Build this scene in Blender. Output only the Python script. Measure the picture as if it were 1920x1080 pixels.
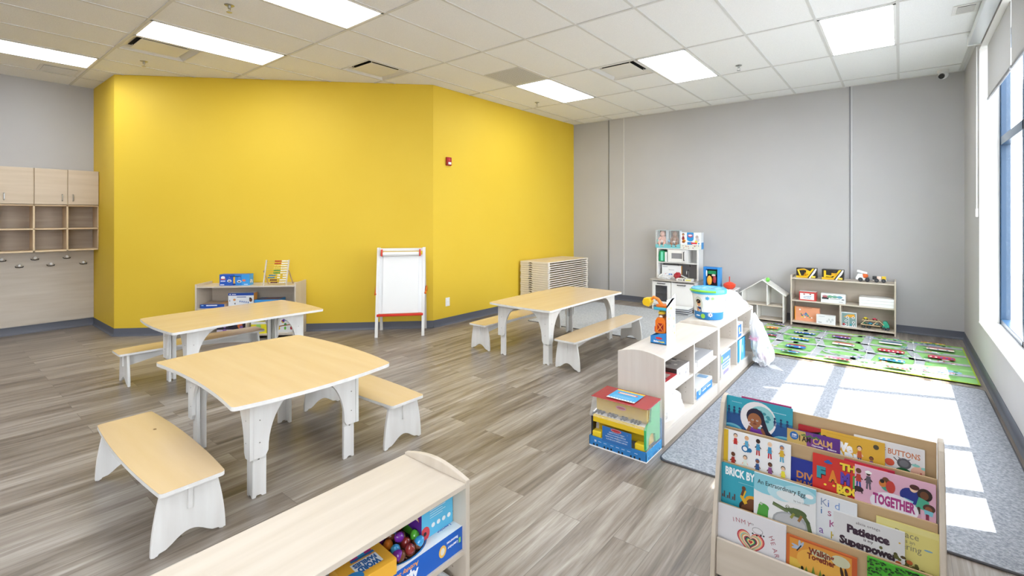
import bpy, math, random
from mathutils import Matrix, Vector
random.seed(7)
for o in list(bpy.data.objects): bpy.data.objects.remove(o)
S = bpy.context.scene
COL = S.collection
PI = math.pi
CEIL = 3.331

# ---------------------------------------------------------------- camera
cd = bpy.data.cameras.new('camera'); cam = bpy.data.objects.new('camera', cd); COL.objects.link(cam)
cam.location = (0, 0, 1.5117)
cam.rotation_euler = (PI/2, 0, 0.6389)
cd.sensor_fit = 'HORIZONTAL'; cd.sensor_width = 36.0
cd.lens = 888.68/1920*36
cd.shift_x = -(1027.28-960)/1920
cd.shift_y = -(540-407.93)/1920
cd.clip_start = 0.05
S.camera = cam

# ---------------------------------------------------------------- world, sun, exposure
w = bpy.data.worlds.new('sky'); S.world = w; w.use_nodes = True
bg = w.node_tree.nodes['Background']
bg.inputs[0].default_value = (0.86, 0.93, 1.0, 1); bg.inputs[1].default_value = 8.0
sd = bpy.data.lights.new('sun', 'SUN'); sun = bpy.data.objects.new('sun', sd); COL.objects.link(sun)
sd.energy = 14.0; sd.angle = math.radians(0.55); sd.color = (1.0, 0.985, 0.96)
sun.rotation_euler = Vector((-1, -0.34, -1.72)).to_track_quat('-Z', 'Y').to_euler()
sun.location = (3, 4, 6)
PANEL = 10.0
S.view_settings.view_transform = 'Standard'; S.view_settings.look = 'None'
S.view_settings.exposure = 0.3; S.view_settings.gamma = 1.0
S.view_settings.use_curve_mapping = False

# ---------------------------------------------------------------- colour + materials
def lin(c): return c/12.92 if c <= 0.04045 else ((c+0.055)/1.055)**2.4
def hx(s):
    s = s.lstrip('#'); return tuple(lin(int(s[i:i+2], 16)/255) for i in (0, 2, 4))
def c4(c):
    if isinstance(c, str): c = hx(c)
    return (c[0], c[1], c[2], 1.0)
def newmat(name):
    m = bpy.data.materials.new(name); m.use_nodes = True
    nt = m.node_tree; b = nt.nodes['Principled BSDF']
    return m, nt, b
def N(nt, t, **kw):
    n = nt.nodes.new(t)
    for k, v in kw.items(): setattr(n, k, v)
    return n
def flat(name, col, rough=0.5, metal=0.0, spec=0.5, emit=None, es=0, coat=0):
    m, nt, b = newmat(name)
    b.inputs['Base Color'].default_value = c4(col); b.inputs['Roughness'].default_value = rough
    b.inputs['Metallic'].default_value = metal; b.inputs['Specular IOR Level'].default_value = spec
    b.inputs['Coat Weight'].default_value = coat
    if emit is not None:
        b.inputs['Emission Color'].default_value = c4(emit); b.inputs['Emission Strength'].default_value = es
    return m
def attr_mat(name, rough, coat=0.0, metal=0.0):
    m, nt, b = newmat(name)
    a = N(nt, 'ShaderNodeAttribute', attribute_name='Col')
    nt.links.new(a.outputs['Color'], b.inputs['Base Color'])
    b.inputs['Roughness'].default_value = rough; b.inputs['Coat Weight'].default_value = coat
    b.inputs['Metallic'].default_value = metal
    return m
def noise_mat(name, c1, c2, scale=(1, 1, 1), ns=5, detail=4, rough=0.5, bump=0.0, bscale=None, lo=0.35, hi=0.65, coords='Object', coat=0, spec=0.5):
    m, nt, b = newmat(name); L = nt.links
    tc = N(nt, 'ShaderNodeTexCoord'); mp = N(nt, 'ShaderNodeMapping'); mp.inputs['Scale'].default_value = scale
    L.new(tc.outputs[coords], mp.inputs['Vector'])
    nz = N(nt, 'ShaderNodeTexNoise'); nz.inputs['Scale'].default_value = ns; nz.inputs['Detail'].default_value = detail
    L.new(mp.outputs[0], nz.inputs['Vector'])
    cr = N(nt, 'ShaderNodeValToRGB'); cr.color_ramp.elements[0].position = lo; cr.color_ramp.elements[1].position = hi
    cr.color_ramp.elements[0].color = c4(c1); cr.color_ramp.elements[1].color = c4(c2)
    L.new(nz.outputs['Fac'], cr.inputs['Fac']); L.new(cr.outputs['Color'], b.inputs['Base Color'])
    b.inputs['Roughness'].default_value = rough; b.inputs['Coat Weight'].default_value = coat; b.inputs['Specular IOR Level'].default_value = spec
    if bump:
        nb = N(nt, 'ShaderNodeTexNoise'); nb.inputs['Scale'].default_value = bscale or ns*6; nb.inputs['Detail'].default_value = 3
        L.new(tc.outputs[coords], nb.inputs['Vector'])
        bp = N(nt, 'ShaderNodeBump'); bp.inputs['Strength'].default_value = bump; bp.inputs['Distance'].default_value = 0.01
        L.new(nb.outputs['Fac'], bp.inputs['Height']); L.new(bp.outputs[0], b.inputs['Normal'])
    return m
def wood(name, c1, c2, grain='x', rough=0.38, ns=3.0):
    sc = {'x': (0.6, 7, 7), 'y': (7, 0.6, 7), 'z': (7, 7, 0.6)}[grain]
    return noise_mat(name, c1, c2, scale=sc, ns=ns, detail=6, rough=rough, lo=0.3, hi=0.7)
BIRCH = {g: wood('birch_'+g, '#c6b9a8', '#d1c5b6', g) for g in 'xyz'}
PALE = {g: wood('pale_birch_'+g, '#d5cbc0', '#dfd7cd', g) for g in 'xyz'}
WHITEWOOD = {g: wood('washed_birch_'+g, '#e2dfdb', '#ecebe8', g) for g in 'xyz'}
LAMINATE = wood('maple_laminate', '#d2b68d', '#d8be98', 'x', 0.2, 1.5)
KRAFT = noise_mat('tan_board', '#b99b74', '#c4a780', ns=9, rough=0.6)
PRINT = attr_mat('printed_card', 0.38)
PLASTIC = attr_mat('moulded_plastic', 0.3, 0.15)
CLOTH = attr_mat('woven_cloth', 0.9)
GLOSSY = attr_mat('gloss_lacquer', 0.12, 0.4)
METAL = flat('brushed_metal', '#b9babb', 0.3, 1.0)
DARKMETAL = flat('dark_metal', '#3a3a3c', 0.4, 0.6)
WHITEPAINT = flat('white_paint', '#eeedeb', 0.5)
GREYWALL = noise_mat('grey_wall_paint', '#b9b7b7', '#bdbbbb', ns=1.2, rough=0.75, bump=0.03, bscale=180, spec=0.25)
YELLOW = noise_mat('yellow_wall_paint', '#e3bf3a', '#e5c23e', ns=1.2, rough=0.6, bump=0.03, bscale=180, spec=0.3)
SKIRT = flat('grey_rubber_base', '#5d606b', 0.45)
WHITEWALL = flat('white_reveal_paint', '#eceae6', 0.7)
CEILM = noise_mat('ceiling_tile', '#eeeeee', '#f6f6f6', ns=160, detail=2, rough=0.9, bump=0.15, bscale=120, spec=0.1)
GRIDM = flat('ceiling_grid_white', '#d9d8d6', 0.5)
RUG = noise_mat('grey_carpet', '#8f939c', '#c3c6cc', ns=70, detail=3, rough=1.0, bump=0.9, bscale=260, lo=0.3, hi=0.7, spec=0.05)
RUG2 = noise_mat('pale_grey_carpet', '#aeb1b6', '#cfd1d4', ns=60, detail=3, rough=1.0, bump=0.7, bscale=240, lo=0.3, hi=0.7, spec=0.05)
BLUEFRAME = flat('blue_anodised_frame', '#1f3d59', 0.35, 0.0)
FABRIC = noise_mat('blind_fabric', '#a8a7a6', '#b3b2b1', ns=260, rough=0.9)
LENS = flat('light_diffuser', '#ffffff', 0.5, emit=(0.88, 0.94, 1.0), es=PANEL)
def clear_mat(name, tint, amt, rough=0.05):
    m = bpy.data.materials.new(name); m.use_nodes = True; nt = m.node_tree; nt.nodes.clear()
    o = N(nt, 'ShaderNodeOutputMaterial'); mx = N(nt, 'ShaderNodeMixShader'); tr = N(nt, 'ShaderNodeBsdfTransparent')
    g = N(nt, 'ShaderNodeBsdfPrincipled'); g.inputs['Base Color'].default_value = c4(tint); g.inputs['Roughness'].default_value = rough
    mx.inputs[0].default_value = amt
    nt.links.new(tr.outputs[0], mx.inputs[1]); nt.links.new(g.outputs[0], mx.inputs[2]); nt.links.new(mx.outputs[0], o.inputs[0])
    return m
GLASS = clear_mat('window_glass', '#f4fbff', 0.06, 0.0)
CLEARP = clear_mat('clear_plastic_film', '#ffffff', 0.22, 0.15)
BAGM = clear_mat('crinkled_clear_bag', '#ffffff', 0.45, 0.25)
SHEETM = clear_mat('milky_plastic_wrap', '#ffffff', 0.8, 0.3)

def floor_mat():
    m, nt, b = newmat('grey_vinyl_planks'); L = nt.links
    tc = N(nt, 'ShaderNodeTexCoord'); sp = N(nt, 'ShaderNodeSeparateXYZ'); L.new(tc.outputs['Object'], sp.inputs[0])
    cb = N(nt, 'ShaderNodeCombineXYZ'); L.new(sp.outputs['Y'], cb.inputs['X']); L.new(sp.outputs['X'], cb.inputs['Y'])
    br = N(nt, 'ShaderNodeTexBrick'); br.offset = 0.37; br.offset_frequency = 2; br.squash = 1.0
    br.inputs['Color1'].default_value = (0.0, 0.0, 0.0, 1); br.inputs['Color2'].default_value = (1, 1, 1, 1)
    br.inputs['Mortar'].default_value = (0.5, 0.5, 0.5, 1); br.inputs['Scale'].default_value = 1.0
    br.inputs['Mortar Size'].default_value = 0.0012; br.inputs['Mortar Smooth'].default_value = 0.1; br.inputs['Bias'].default_value = 0
    br.inputs['Brick Width'].default_value = 1.22; br.inputs['Row Height'].default_value = 0.182
    L.new(cb.outputs[0], br.inputs['Vector'])
    # per plank offset
    sc = N(nt, 'ShaderNodeVectorMath', operation='SCALE'); sc.inputs['Scale'].default_value = 13.0; L.new(br.outputs['Color'], sc.inputs[0])
    ad = N(nt, 'ShaderNodeVectorMath', operation='ADD'); L.new(tc.outputs['Object'], ad.inputs[0]); L.new(sc.outputs[0], ad.inputs[1])
    mp = N(nt, 'ShaderNodeMapping'); mp.inputs['Scale'].default_value = (9.0, 0.75, 1); L.new(ad.outputs[0], mp.inputs['Vector'])
    n1 = N(nt, 'ShaderNodeTexNoise'); n1.inputs['Scale'].default_value = 1.6; n1.inputs['Detail'].default_value = 5; n1.inputs['Roughness'].default_value = 0.6; n1.inputs['Distortion'].default_value = 0.6
    L.new(mp.outputs[0], n1.inputs['Vector'])
    mp2 = N(nt, 'ShaderNodeMapping'); mp2.inputs['Scale'].default_value = (60, 2.0, 1); L.new(ad.outputs[0], mp2.inputs['Vector'])
    n2 = N(nt, 'ShaderNodeTexNoise'); n2.inputs['Scale'].default_value = 2.0; n2.inputs['Detail'].default_value = 4; L.new(mp2.outputs[0], n2.inputs['Vector'])
    a1 = N(nt, 'ShaderNodeMath', operation='MULTIPLY_ADD'); a1.inputs[1].default_value = 0.28; L.new(n2.outputs['Fac'], a1.inputs[0]); L.new(n1.outputs['Fac'], a1.inputs[2])
    a2 = N(nt, 'ShaderNodeMath', operation='MULTIPLY_ADD'); a2.inputs[1].default_value = 0.16; L.new(br.outputs['Color'], a2.inputs[0]); L.new(a1.outputs[0], a2.inputs[2])
    cr = N(nt, 'ShaderNodeValToRGB'); e = cr.color_ramp.elements
    e[0].position = 0.42; e[0].color = c4('#544b43'); e[1].position = 0.98; e[1].color = c4('#b5ada6')
    for p, c in ((0.56, '#6f6459'), (0.70, '#887d73'), (0.84, '#9e958b')):
        q = e.new(p); q.color = c4(c)
    L.new(a2.outputs[0], cr.inputs['Fac'])
    mx = N(nt, 'ShaderNodeMixRGB'); mx.inputs[2].default_value = c4('#6a615a'); L.new(br.outputs['Fac'], mx.inputs[0]); L.new(cr.outputs['Color'], mx.inputs[1])
    L.new(mx.outputs[0], b.inputs['Base Color'])
    rr = N(nt, 'ShaderNodeMapRange'); rr.inputs[3].default_value = 0.24; rr.inputs[4].default_value = 0.42; L.new(n1.outputs['Fac'], rr.inputs[0]); L.new(rr.outputs[0], b.inputs['Roughness'])
    bp = N(nt, 'ShaderNodeBump'); bp.inputs['Strength'].default_value = 0.12; bp.inputs['Distance'].default_value = 0.003; L.new(n2.outputs['Fac'], bp.inputs['Height']); L.new(bp.outputs[0], b.inputs['Normal'])
    return m
FLOORM = floor_mat()

# ---------------------------------------------------------------- mesh helper
_textcache = {}
def text_geo(s, bold=0.0):
    k = (s, bold)
    if k in _textcache: return _textcache[k]
    cu = bpy.data.curves.new('txt', 'FONT'); cu.body = s; cu.size = 1.0; cu.resolution_u = 2; cu.offset = bold
    cu.align_x = 'LEFT'
    ob = bpy.data.objects.new('txt', cu); COL.objects.link(ob)
    me = bpy.data.meshes.new_from_object(ob)
    vs = [tuple(v.co) for v in me.vertices]; fs = [tuple(p.vertices) for p in me.polygons]
    bpy.data.objects.remove(ob); bpy.data.curves.remove(cu); bpy.data.meshes.remove(me)
    if vs:
        x0 = min(v[0] for v in vs); x1 = max(v[0] for v in vs); y0 = min(v[1] for v in vs); y1 = max(v[1] for v in vs)
    else: x0 = x1 = y0 = y1 = 0
    _textcache[k] = (vs, fs, x0, x1, y0, y1)
    return _textcache[k]

class G:
    def __init__(s, M=None): s.v = []; s.f = []; s.c = []; s.m = []; s.T = M or Matrix(); s.mi = 0
    def add(s, vs, fs, col='#ffffff', mi=None):
        n = len(s.v); c = c4(col)
        s.v += [tuple(s.T @ Vector(v)) for v in vs]
        for f in fs: s.f.append(tuple(n+i for i in f)); s.c.append(c); s.m.append(s.mi if mi is None else mi)
    def box(s, x0, x1, y0, y1, z0, z1, col='#ffffff', mi=None):
        v = [(x, y, z) for z in (z0, z1) for y in (y0, y1) for x in (x0, x1)]
        s.add(v, [(0, 2, 3, 1), (4, 5, 7, 6), (0, 1, 5, 4), (2, 6, 7, 3), (0, 4, 6, 2), (1, 3, 7, 5)], col, mi)
    def prism(s, pts, a0, a1, axis='z', col='#ffffff', mi=None):
        # pts 2D; axis = extrusion axis. x: pts=(y,z); y: pts=(x,z); z: pts=(x,y)
        f = {'x': lambda p, a: (a, p[0], p[1]), 'y': lambda p, a: (p[0], a, p[1]), 'z': lambda p, a: (p[0], p[1], a)}[axis]
        ar = sum(pts[i][0]*pts[(i+1) % len(pts)][1]-pts[(i+1) % len(pts)][0]*pts[i][1] for i in range(len(pts)))
        if (ar < 0) ^ (axis == 'y'): pts = pts[::-1]
        n = len(pts); v = [f(p, a0) for p in pts]+[f(p, a1) for p in pts]
        fs = [tuple(range(n))[::-1], tuple(range(n, 2*n))]+[(i, (i+1) % n, n+(i+1) % n, n+i) for i in range(n)]
        s.add(v, fs, col, mi)
    def tube(s, pts, r, seg=8, col='#ffffff', closed=False, cap=True, mi=None):
        pts = [Vector(p) for p in pts]; n = len(pts); rs = r if isinstance(r, (list, tuple)) else [r]*n
        vs = []; fs = []; up = None
        for i, p in enumerate(pts):
            if closed: d = pts[(i+1) % n]-pts[i-1]
            else: d = pts[min(i+1, n-1)]-pts[max(i-1, 0)]
            if d.length < 1e-9: d = Vector((0, 0, 1))
            d.normalize()
            if up is None: up = d.orthogonal().normalized()
            else:
                up = up-d*up.dot(d)
                up = up.normalized() if up.length > 1e-6 else d.orthogonal().normalized()
            bi = d.cross(up)
            for k in range(seg):
                a = 2*PI*k/seg; q = p+(up*math.cos(a)+bi*math.sin(a))*rs[i]; vs.append(tuple(q))
        m = n if closed else n-1
        for i in range(m):
            j = (i+1) % n
            for k in range(seg): fs.append((i*seg+k, i*seg+(k+1) % seg, j*seg+(k+1) % seg, j*seg+k))
        if cap and not closed: fs += [tuple(range(seg))[::-1], tuple(range((n-1)*seg, n*seg))]
        s.add(vs, fs, col, mi)
    def cyl(s, p0, p1, r, seg=16, col='#ffffff', mi=None): s.tube([p0, p1], r, seg, col, mi=mi)
    def lathe(s, prof, seg=24, col='#ffffff', centre=(0, 0, 0), mi=None, sx=1, sy=1):
        vs = []; fs = []; n = len(prof)
        for r, z in prof:
            for k in range(seg):
                a = 2*PI*k/seg; vs.append((centre[0]+r*math.cos(a)*sx, centre[1]+r*math.sin(a)*sy, centre[2]+z))
        for i in range(n-1):
            for k in range(seg): fs.append((i*seg+k, i*seg+(k+1) % seg, (i+1)*seg+(k+1) % seg, (i+1)*seg+k))
        fs += [tuple(range(seg))[::-1], tuple(range((n-1)*seg, n*seg))]
        s.add(vs, fs, col, mi)
    def ball(s, c, r, col='#ffffff', seg=12, rings=8, mi=None):
        rx, ry, rz = (r, r, r) if not isinstance(r, (tuple, list)) else r
        vs = [(c[0], c[1], c[2]-rz)]; fs = []
        for i in range(1, rings):
            t = PI*i/rings
            for k in range(seg):
                a = 2*PI*k/seg; vs.append((c[0]+rx*math.sin(t)*math.cos(a), c[1]+ry*math.sin(t)*math.sin(a), c[2]-rz*math.cos(t)))
        vs.append((c[0], c[1], c[2]+rz)); L = len(vs)-1
        for k in range(seg): fs.append((0, 1+(k+1) % seg, 1+k)); fs.append((L, L-seg+k, L-seg+(k+1) % seg))
        for i in range(rings-2):
            for k in range(seg): fs.append((1+i*seg+k, 1+i*seg+(k+1) % seg, 1+(i+1)*seg+(k+1) % seg, 1+(i+1)*seg+k))
        s.add(vs, fs, col, mi)
    def build(s, name, mats, parent=None, bevel=0, smooth=0, seg=2):
        me = bpy.data.meshes.new(name); me.from_pydata(s.v, [], s.f)
        mats = mats if isinstance(mats, (list, tuple)) else [mats]
        for m in mats: me.materials.append(m)
        at = me.color_attributes.new('Col', 'FLOAT_COLOR', 'CORNER')
        li = 0; data = []
        for p in me.polygons:
            p.material_index = min(s.m[p.index], len(mats)-1)
            data += list(s.c[p.index])*p.loop_total
        at.data.foreach_set('color', data)
        if smooth:
            for p in me.polygons: p.use_smooth = True
            me.set_sharp_from_angle(angle=math.radians(smooth))
        me.update()
        o = bpy.data.objects.new(name, me); COL.objects.link(o)
        if parent is not None: o.parent = parent
        if bevel:
            b = o.modifiers.new('bevel', 'BEVEL'); b.width = bevel; b.segments = seg; b.limit_method = 'ANGLE'; b.angle_limit = math.radians(40)
        return o

class Art:
    """flat printed artwork laid on a face: origin = lower left, u right, v up, M places it"""
    def __init__(s, M, w, h, e=0.00025): s.g = G(M); s.w = w; s.h = h; s.e = e; s.n = 0; s.win = None
    def z(s): s.n += 1; return s.e*s.n
    def clip(s, x0, y0, x1, y1): s.win = (x0, y0, x1, y1)
    def _clip(s, pts):
        if not s.win: return pts
        x0, y0, x1, y1 = s.win
        def cut(P, ins, inter):
            out = []
            for i in range(len(P)):
                a, b = P[i-1], P[i]
                if ins(b):
                    if not ins(a): out.append(inter(a, b))
                    out.append(b)
                elif ins(a): out.append(inter(a, b))
            return out
        def ix(X): return lambda a, b: (X, a[1]+(b[1]-a[1])*(X-a[0])/((b[0]-a[0]) or 1e-9))
        def iy(Y): return lambda a, b: (a[0]+(b[0]-a[0])*(Y-a[1])/((b[1]-a[1]) or 1e-9), Y)
        for ins, it in ((lambda p: p[0] >= x0, ix(x0)), (lambda p: p[0] <= x1, ix(x1)), (lambda p: p[1] >= y0, iy(y0)), (lambda p: p[1] <= y1, iy(y1))):
            if not pts: return pts
            pts = cut(pts, ins, it)
        return pts
    def poly(s, pts, col, z=None):
        z = s.z() if z is None else z
        pts = s._clip([(p[0]*s.w, p[1]*s.h) for p in pts] if s.rel else list(pts))
        if len(pts) < 3: return
        ar = sum(pts[i][0]*pts[(i+1) % len(pts)][1]-pts[(i+1) % len(pts)][0]*pts[i][1] for i in range(len(pts)))
        if ar < 0: pts = pts[::-1]
        s.g.add([(p[0], p[1], z) for p in pts], [tuple(range(len(pts)))], col)
    rel = False
    def rect(s, x0, y0, x1, y1, col): s.poly([(x0, y0), (x1, y0), (x1, y1), (x0, y1)], col)
    def ell(s, cx, cy, rx, ry, col, n=18, a0=0, a1=2*PI, rot=0):
        P = []
        m = n if abs(a1-a0-2*PI) < 1e-6 else n+1
        for k in range(m):
            a = a0+(a1-a0)*k/n; x = rx*math.cos(a); y = ry*math.sin(a)
            P.append((cx+x*math.cos(rot)-y*math.sin(rot), cy+x*math.sin(rot)+y*math.cos(rot)))
        s.poly(P, col)
    def line(s, pts, wd, col):
        z = s.z()
        for (ax, ay), (bx, by) in zip(pts, pts[1:]):
            dx, dy = bx-ax, by-ay; l = math.hypot(dx, dy) or 1e-9; nx, ny = -dy/l*wd/2, dx/l*wd/2; ex, ey = dx/l*wd*.3, dy/l*wd*.3
            s.poly([(ax+nx-ex, ay+ny-ey), (bx+nx+ex, by+ny+ey), (bx-nx+ex, by-ny+ey), (ax-nx-ex, ay-ny-ey)], col, z)
    def text(s, t, x, y, h, col, w=None, rot=0, bold=0.0, align='l', outline=None):
        """h = cap height, w = total width wanted"""
        vs, fs, x0, x1, y0, y1 = text_geo(t, bold)
        if not fs: return
        _, _, _, _, cy0, cy1 = text_geo('H', bold)
        k = h/(cy1-cy0); kx = k if w is None else w/(x1-x0)
        tw = (x1-x0)*kx; off = {'l': 0, 'c': -tw/2, 'r': -tw}[align]
        if outline:
            s.text(t, x, y, h, outline, w=(x1-x0)*kx*1.03, rot=rot, bold=bold+0.05, align=align)
        z = s.z(); P = []
        for v in vs:
            a = (v[0]-x0)*kx+off; b = v[1]*k
            P.append((x+a*math.cos(rot)-b*math.sin(rot), y+a*math.sin(rot)+b*math.cos(rot)))
        if s.win:
            for f in fs: s.poly([P[i] for i in f], col, z)
        else: s.g.add([(p[0], p[1], z) for p in P], fs, col)
    def build(s, name, parent, mat=None): return s.g.build(name, mat or PRINT, parent)

def face(o, right, up): # matrix with local x=right, y=up, z=right x up
    r = Vector(right).normalized(); u = Vector(up).normalized(); n = r.cross(u)
    M = Matrix.Identity(4)
    for i in range(3): M[i][0] = r[i]; M[i][1] = u[i]; M[i][2] = n[i]; M[i][3] = o[i]
    return M

# ---------------------------------------------------------------- tagging
def tag(o, label, cat, group=None):
    o['label'] = label; o['category'] = cat
    if group: o['group'] = group
    return o
def thing(name, label, cat, loc=(0, 0, 0), rz=0, group=None, rot=None):
    o = bpy.data.objects.new(name, None); COL.objects.link(o); o.empty_display_size = 0.05
    o.location = loc; o.rotation_euler = rot or (0, 0, rz)
    return tag(o, label, cat, group)
def struct(g, name, mat, bevel=0, label=None, parent=None, **k):
    o = g.build(name, mat, parent, bevel, **k)
    o['kind'] = 'structure'
    if label: o['label'] = label
    return o
def dup(root, loc, rz=None, label=None, group=None):
    r = root.copy(); COL.objects.link(r); r.location = loc
    if rz is not None: r.rotation_euler = (0, 0, rz)
    if label: r['label'] = label
    if group: r['group'] = group
    for ch in list(root.children):
        c = ch.copy(); COL.objects.link(c); c.parent = r
        for g2 in list(ch.children):
            d = g2.copy(); COL.objects.link(d); d.parent = c
    return r
# ================================================================ ROOM
XR, YB, XY_, XL = 0.64, 7.77, -5.14, -9.15
P0 = (-5.14, 4.28); P1 = (-8.03, 1.55); YF = -3.2
g = G(); g.box(-9.4, 0.9, YF-0.1, 7.9, -0.06, 0.0); struct(g, 'floor', FLOORM)
g = G(); HOLES = [(-6.726, 1.308), (-5.506, 3.138), (-3.066, 4.968)]
xs = sorted([-9.4, 0.9]+[h[0]+d for h in HOLES for d in (0.015, 0.595)]); ys = sorted([YF-0.1, 7.9]+[h[1]+d for h in HOLES for d in (0.015, 0.595)])
for i in range(len(xs)-1):
    for j in range(len(ys)-1):
        if not any(abs(xs[i]-h[0]-0.015) < 1e-6 and abs(ys[j]-h[1]-0.015) < 1e-6 for h in HOLES): g.box(xs[i], xs[i+1], ys[j], ys[j+1], CEIL+0.002, CEIL+0.06)
g.box(-9.4, 0.9, YF-0.1, 7.9, CEIL+0.06, CEIL+0.1); struct(g, 'ceiling', CEILM)
g = G(); g.box(XY_-0.05, XR, YB, YB+0.1, 0, CEIL); struct(g, 'wall_back', GREYWALL)
WY0, WY1, WZ0, WZ1 = 3.17, 6.40, 0.47, 3.20
g = G()
V0, V1 = -3.0, -0.2  # opening for the added, unseen window behind the camera
g.box(XR, 0.86, YF, V0, 0, CEIL); g.box(XR, 0.86, V1, WY0, 0, CEIL); g.box(XR, 0.86, V0, V1, 0, WZ0-0.012); g.box(XR, 0.86, V0, V1, WZ1, CEIL); g.box(XR, 0.86, WY1, YB+0.1, 0, CEIL); g.box(XR, 0.86, WY0, WY1, 0, WZ0-0.012); g.box(XR, 0.86, WY0, WY1, WZ1, CEIL)
struct(g, 'wall_right', GREYWALL)
g = G(); g.box(XY_-0.1, XY_, P0[1], YB, 0, CEIL); struct(g, 'wall_yellow_right', YELLOW)
g = G(); g.prism([P0, P1, (P1[0]-0.07, P1[1]+0.075), (P0[0]-0.1, P0[1])], 0, CEIL, 'z'); struct(g, 'wall_yellow_left', YELLOW)
g = G(); g.box(XL, P1[0], P1[1], P1[1]+0.07, 0, CEIL); struct(g, 'wall_yellow_return', YELLOW)
g = G(); g.box(XL-0.1, XL, YF, P1[1]+0.07, 0, CEIL); struct(g, 'wall_left', GREYWALL)
g = G(); g.box(XL, XR, YF-0.1, YF, 0, CEIL); struct(g, 'wall_front', GREYWALL)
# reveals + sill of the window opening
g = G()
g.box(XR-0.001, 0.80, WY1-0.004, WY1, WZ0, WZ1); g.box(XR-0.001, 0.80, WY0, WY0+0.004, WZ0, WZ1); g.box(XR-0.001, 0.80, WY0, WY1, WZ1-0.004, WZ1)
struct(g, 'trim_1', WHITEWALL)
g = G(); g.box(XR-0.006, 0.86, WY0, WY1, WZ0-0.012, WZ0); struct(g, 'trim_2', WHITEPAINT, 0.003)
# baseboards (vinyl cove)
def base(name, p, q):
    p = Vector(p); q = Vector(q); d = (q-p); L = d.length; d.normalize(); n = Vector((-d.y, d.x))
    g = G(Matrix(((d.x, n.x, 0, p.x), (d.y, n.y, 0, p.y), (0, 0, 1, 0), (0, 0, 0, 1))))
    g.prism([(0, 0.1), (0.004, 0.1), (0.005, 0.03), (0.009, 0.012), (0.022, 0.003), (0.022, 0), (0, 0)], 0, L, 'x')
    struct(g, name, SKIRT, smooth=50)
base('baseboard_back', (XR, YB), (XY_, YB))
base('baseboard_yellow_right', (XY_, YB), (XY_, P0[1]))
base('baseboard_yellow_left', P0, P1)
base('baseboard_return', P1, (XL, P1[1]))
base('baseboard_left', (XL, P1[1]), (XL, YF))
base('baseboard_right', (XR, YF), (XR, YB))
# panel strips on the grey wall
for n, (x0, x1, m) in enumerate([(-4.365, -4.345, '#86847f'), (-4.052, -4.036, '#d8d6d3'), (-0.565, -0.551, '#858488'), (-0.545, -0.525, '#c9c8ca')]):
    g = G(); g.box(x0, x1, YB-0.008, YB, 0.1, CEIL, m); struct(g, 'trim_%d' % (n+3), PRINT, 0.002)
# ceiling grid
g = G(); GX = [-1.236+0.61*k for k in range(-13, 4)]; GY = [1.308+1.22*k for k in range(-3, 6)]
def inside(x, y):
    if y > P0[1]: return x > XY_
    if y > P1[1]:
        return x > P1[0]+(P0[0]-P1[0])*(y-P1[1])/(P0[1]-P1[1])
    return x > XL
for x in GX:
    y1 = YB if x > XY_ else (P1[1]+(x-P1[0])/(P0[0]-P1[0])*(P0[1]-P1[1]) if x > P1[0] else P1[1])
    g.box(x-0.012, x+0.012, YF, y1, CEIL-0.004, CEIL+0.003)
for y in GY:
    x0 = XY_ if y > P0[1] else (P1[0]+(P0[0]-P1[0])*(y-P1[1])/(P0[1]-P1[1]) if y > P1[1] else XL)
    g.box(x0, XR, y-0.012, y+0.012, CEIL-0.0045, CEIL+0.0025)
struct(g, 'trim_7', GRIDM)
g = G(); g.box(XR-0.03, XR, YF, YB, CEIL-0.006, CEIL); g.box(XY_, XR, YB-0.02, YB, CEIL-0.006, CEIL); struct(g, 'trim_8', GRIDM)

# ---- window frame, glass
g = G()
FX0, FX1 = 0.79, 0.86
g.box(FX0, FX1, WY1-0.06, WY1-0.004, WZ0, WZ1); g.box(FX0, FX1, WY0+0.004, WY0+0.06, WZ0, WZ1)
g.box(FX0, FX1, WY0, WY1, WZ0, WZ0+0.05); g.box(FX0, FX1, WY0, WY1, WZ1-0.06, WZ1)
g.box(FX0, FX1, WY0, WY1, 2.22, 2.30)
for y in (5.31, 4.25, 3.62): g.box(FX0, FX1, y-0.028, y+0.028, WZ0, WZ1)
g.box(FX0-0.006, FX0, WY1-0.045, WY1-0.02, WZ0, WZ1)
wf = struct(g, 'window_1', BLUEFRAME, 0.003)
g = G(); g.box(0.824, 0.828, WY0+0.03, WY1-0.03, WZ0+0.03, WZ1-0.03); gl = struct(g, 'window_pane', GLASS, parent=wf)
g = G()
for y in (V0+0.03, -2.1, -1.15, V1-0.03): g.box(FX0, FX1, y-0.028, y+0.028, WZ0-0.012, WZ1)
for z in (WZ0+0.02, 2.26, WZ1-0.03): g.box(FX0+0.001, FX1-0.001, V0, V1, z-0.03, z+0.03)
wf_added = struct(g, 'added_window', BLUEFRAME); g = G(); g.box(0.824, 0.828, V0, V1, WZ0, WZ1); struct(g, 'window_pane', GLASS, parent=wf_added)  # unseen window, added to bring daylight to the left of the room
# outside ground
g = G(); g.box(0.87, 14, -14, 20, -0.3, -0.2); g.box(-14, 0.87, -14, YF-0.11, -0.3, -0.2); struct(g, 'ground', flat('asphalt_paving', '#8a8988', 0.9))

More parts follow.
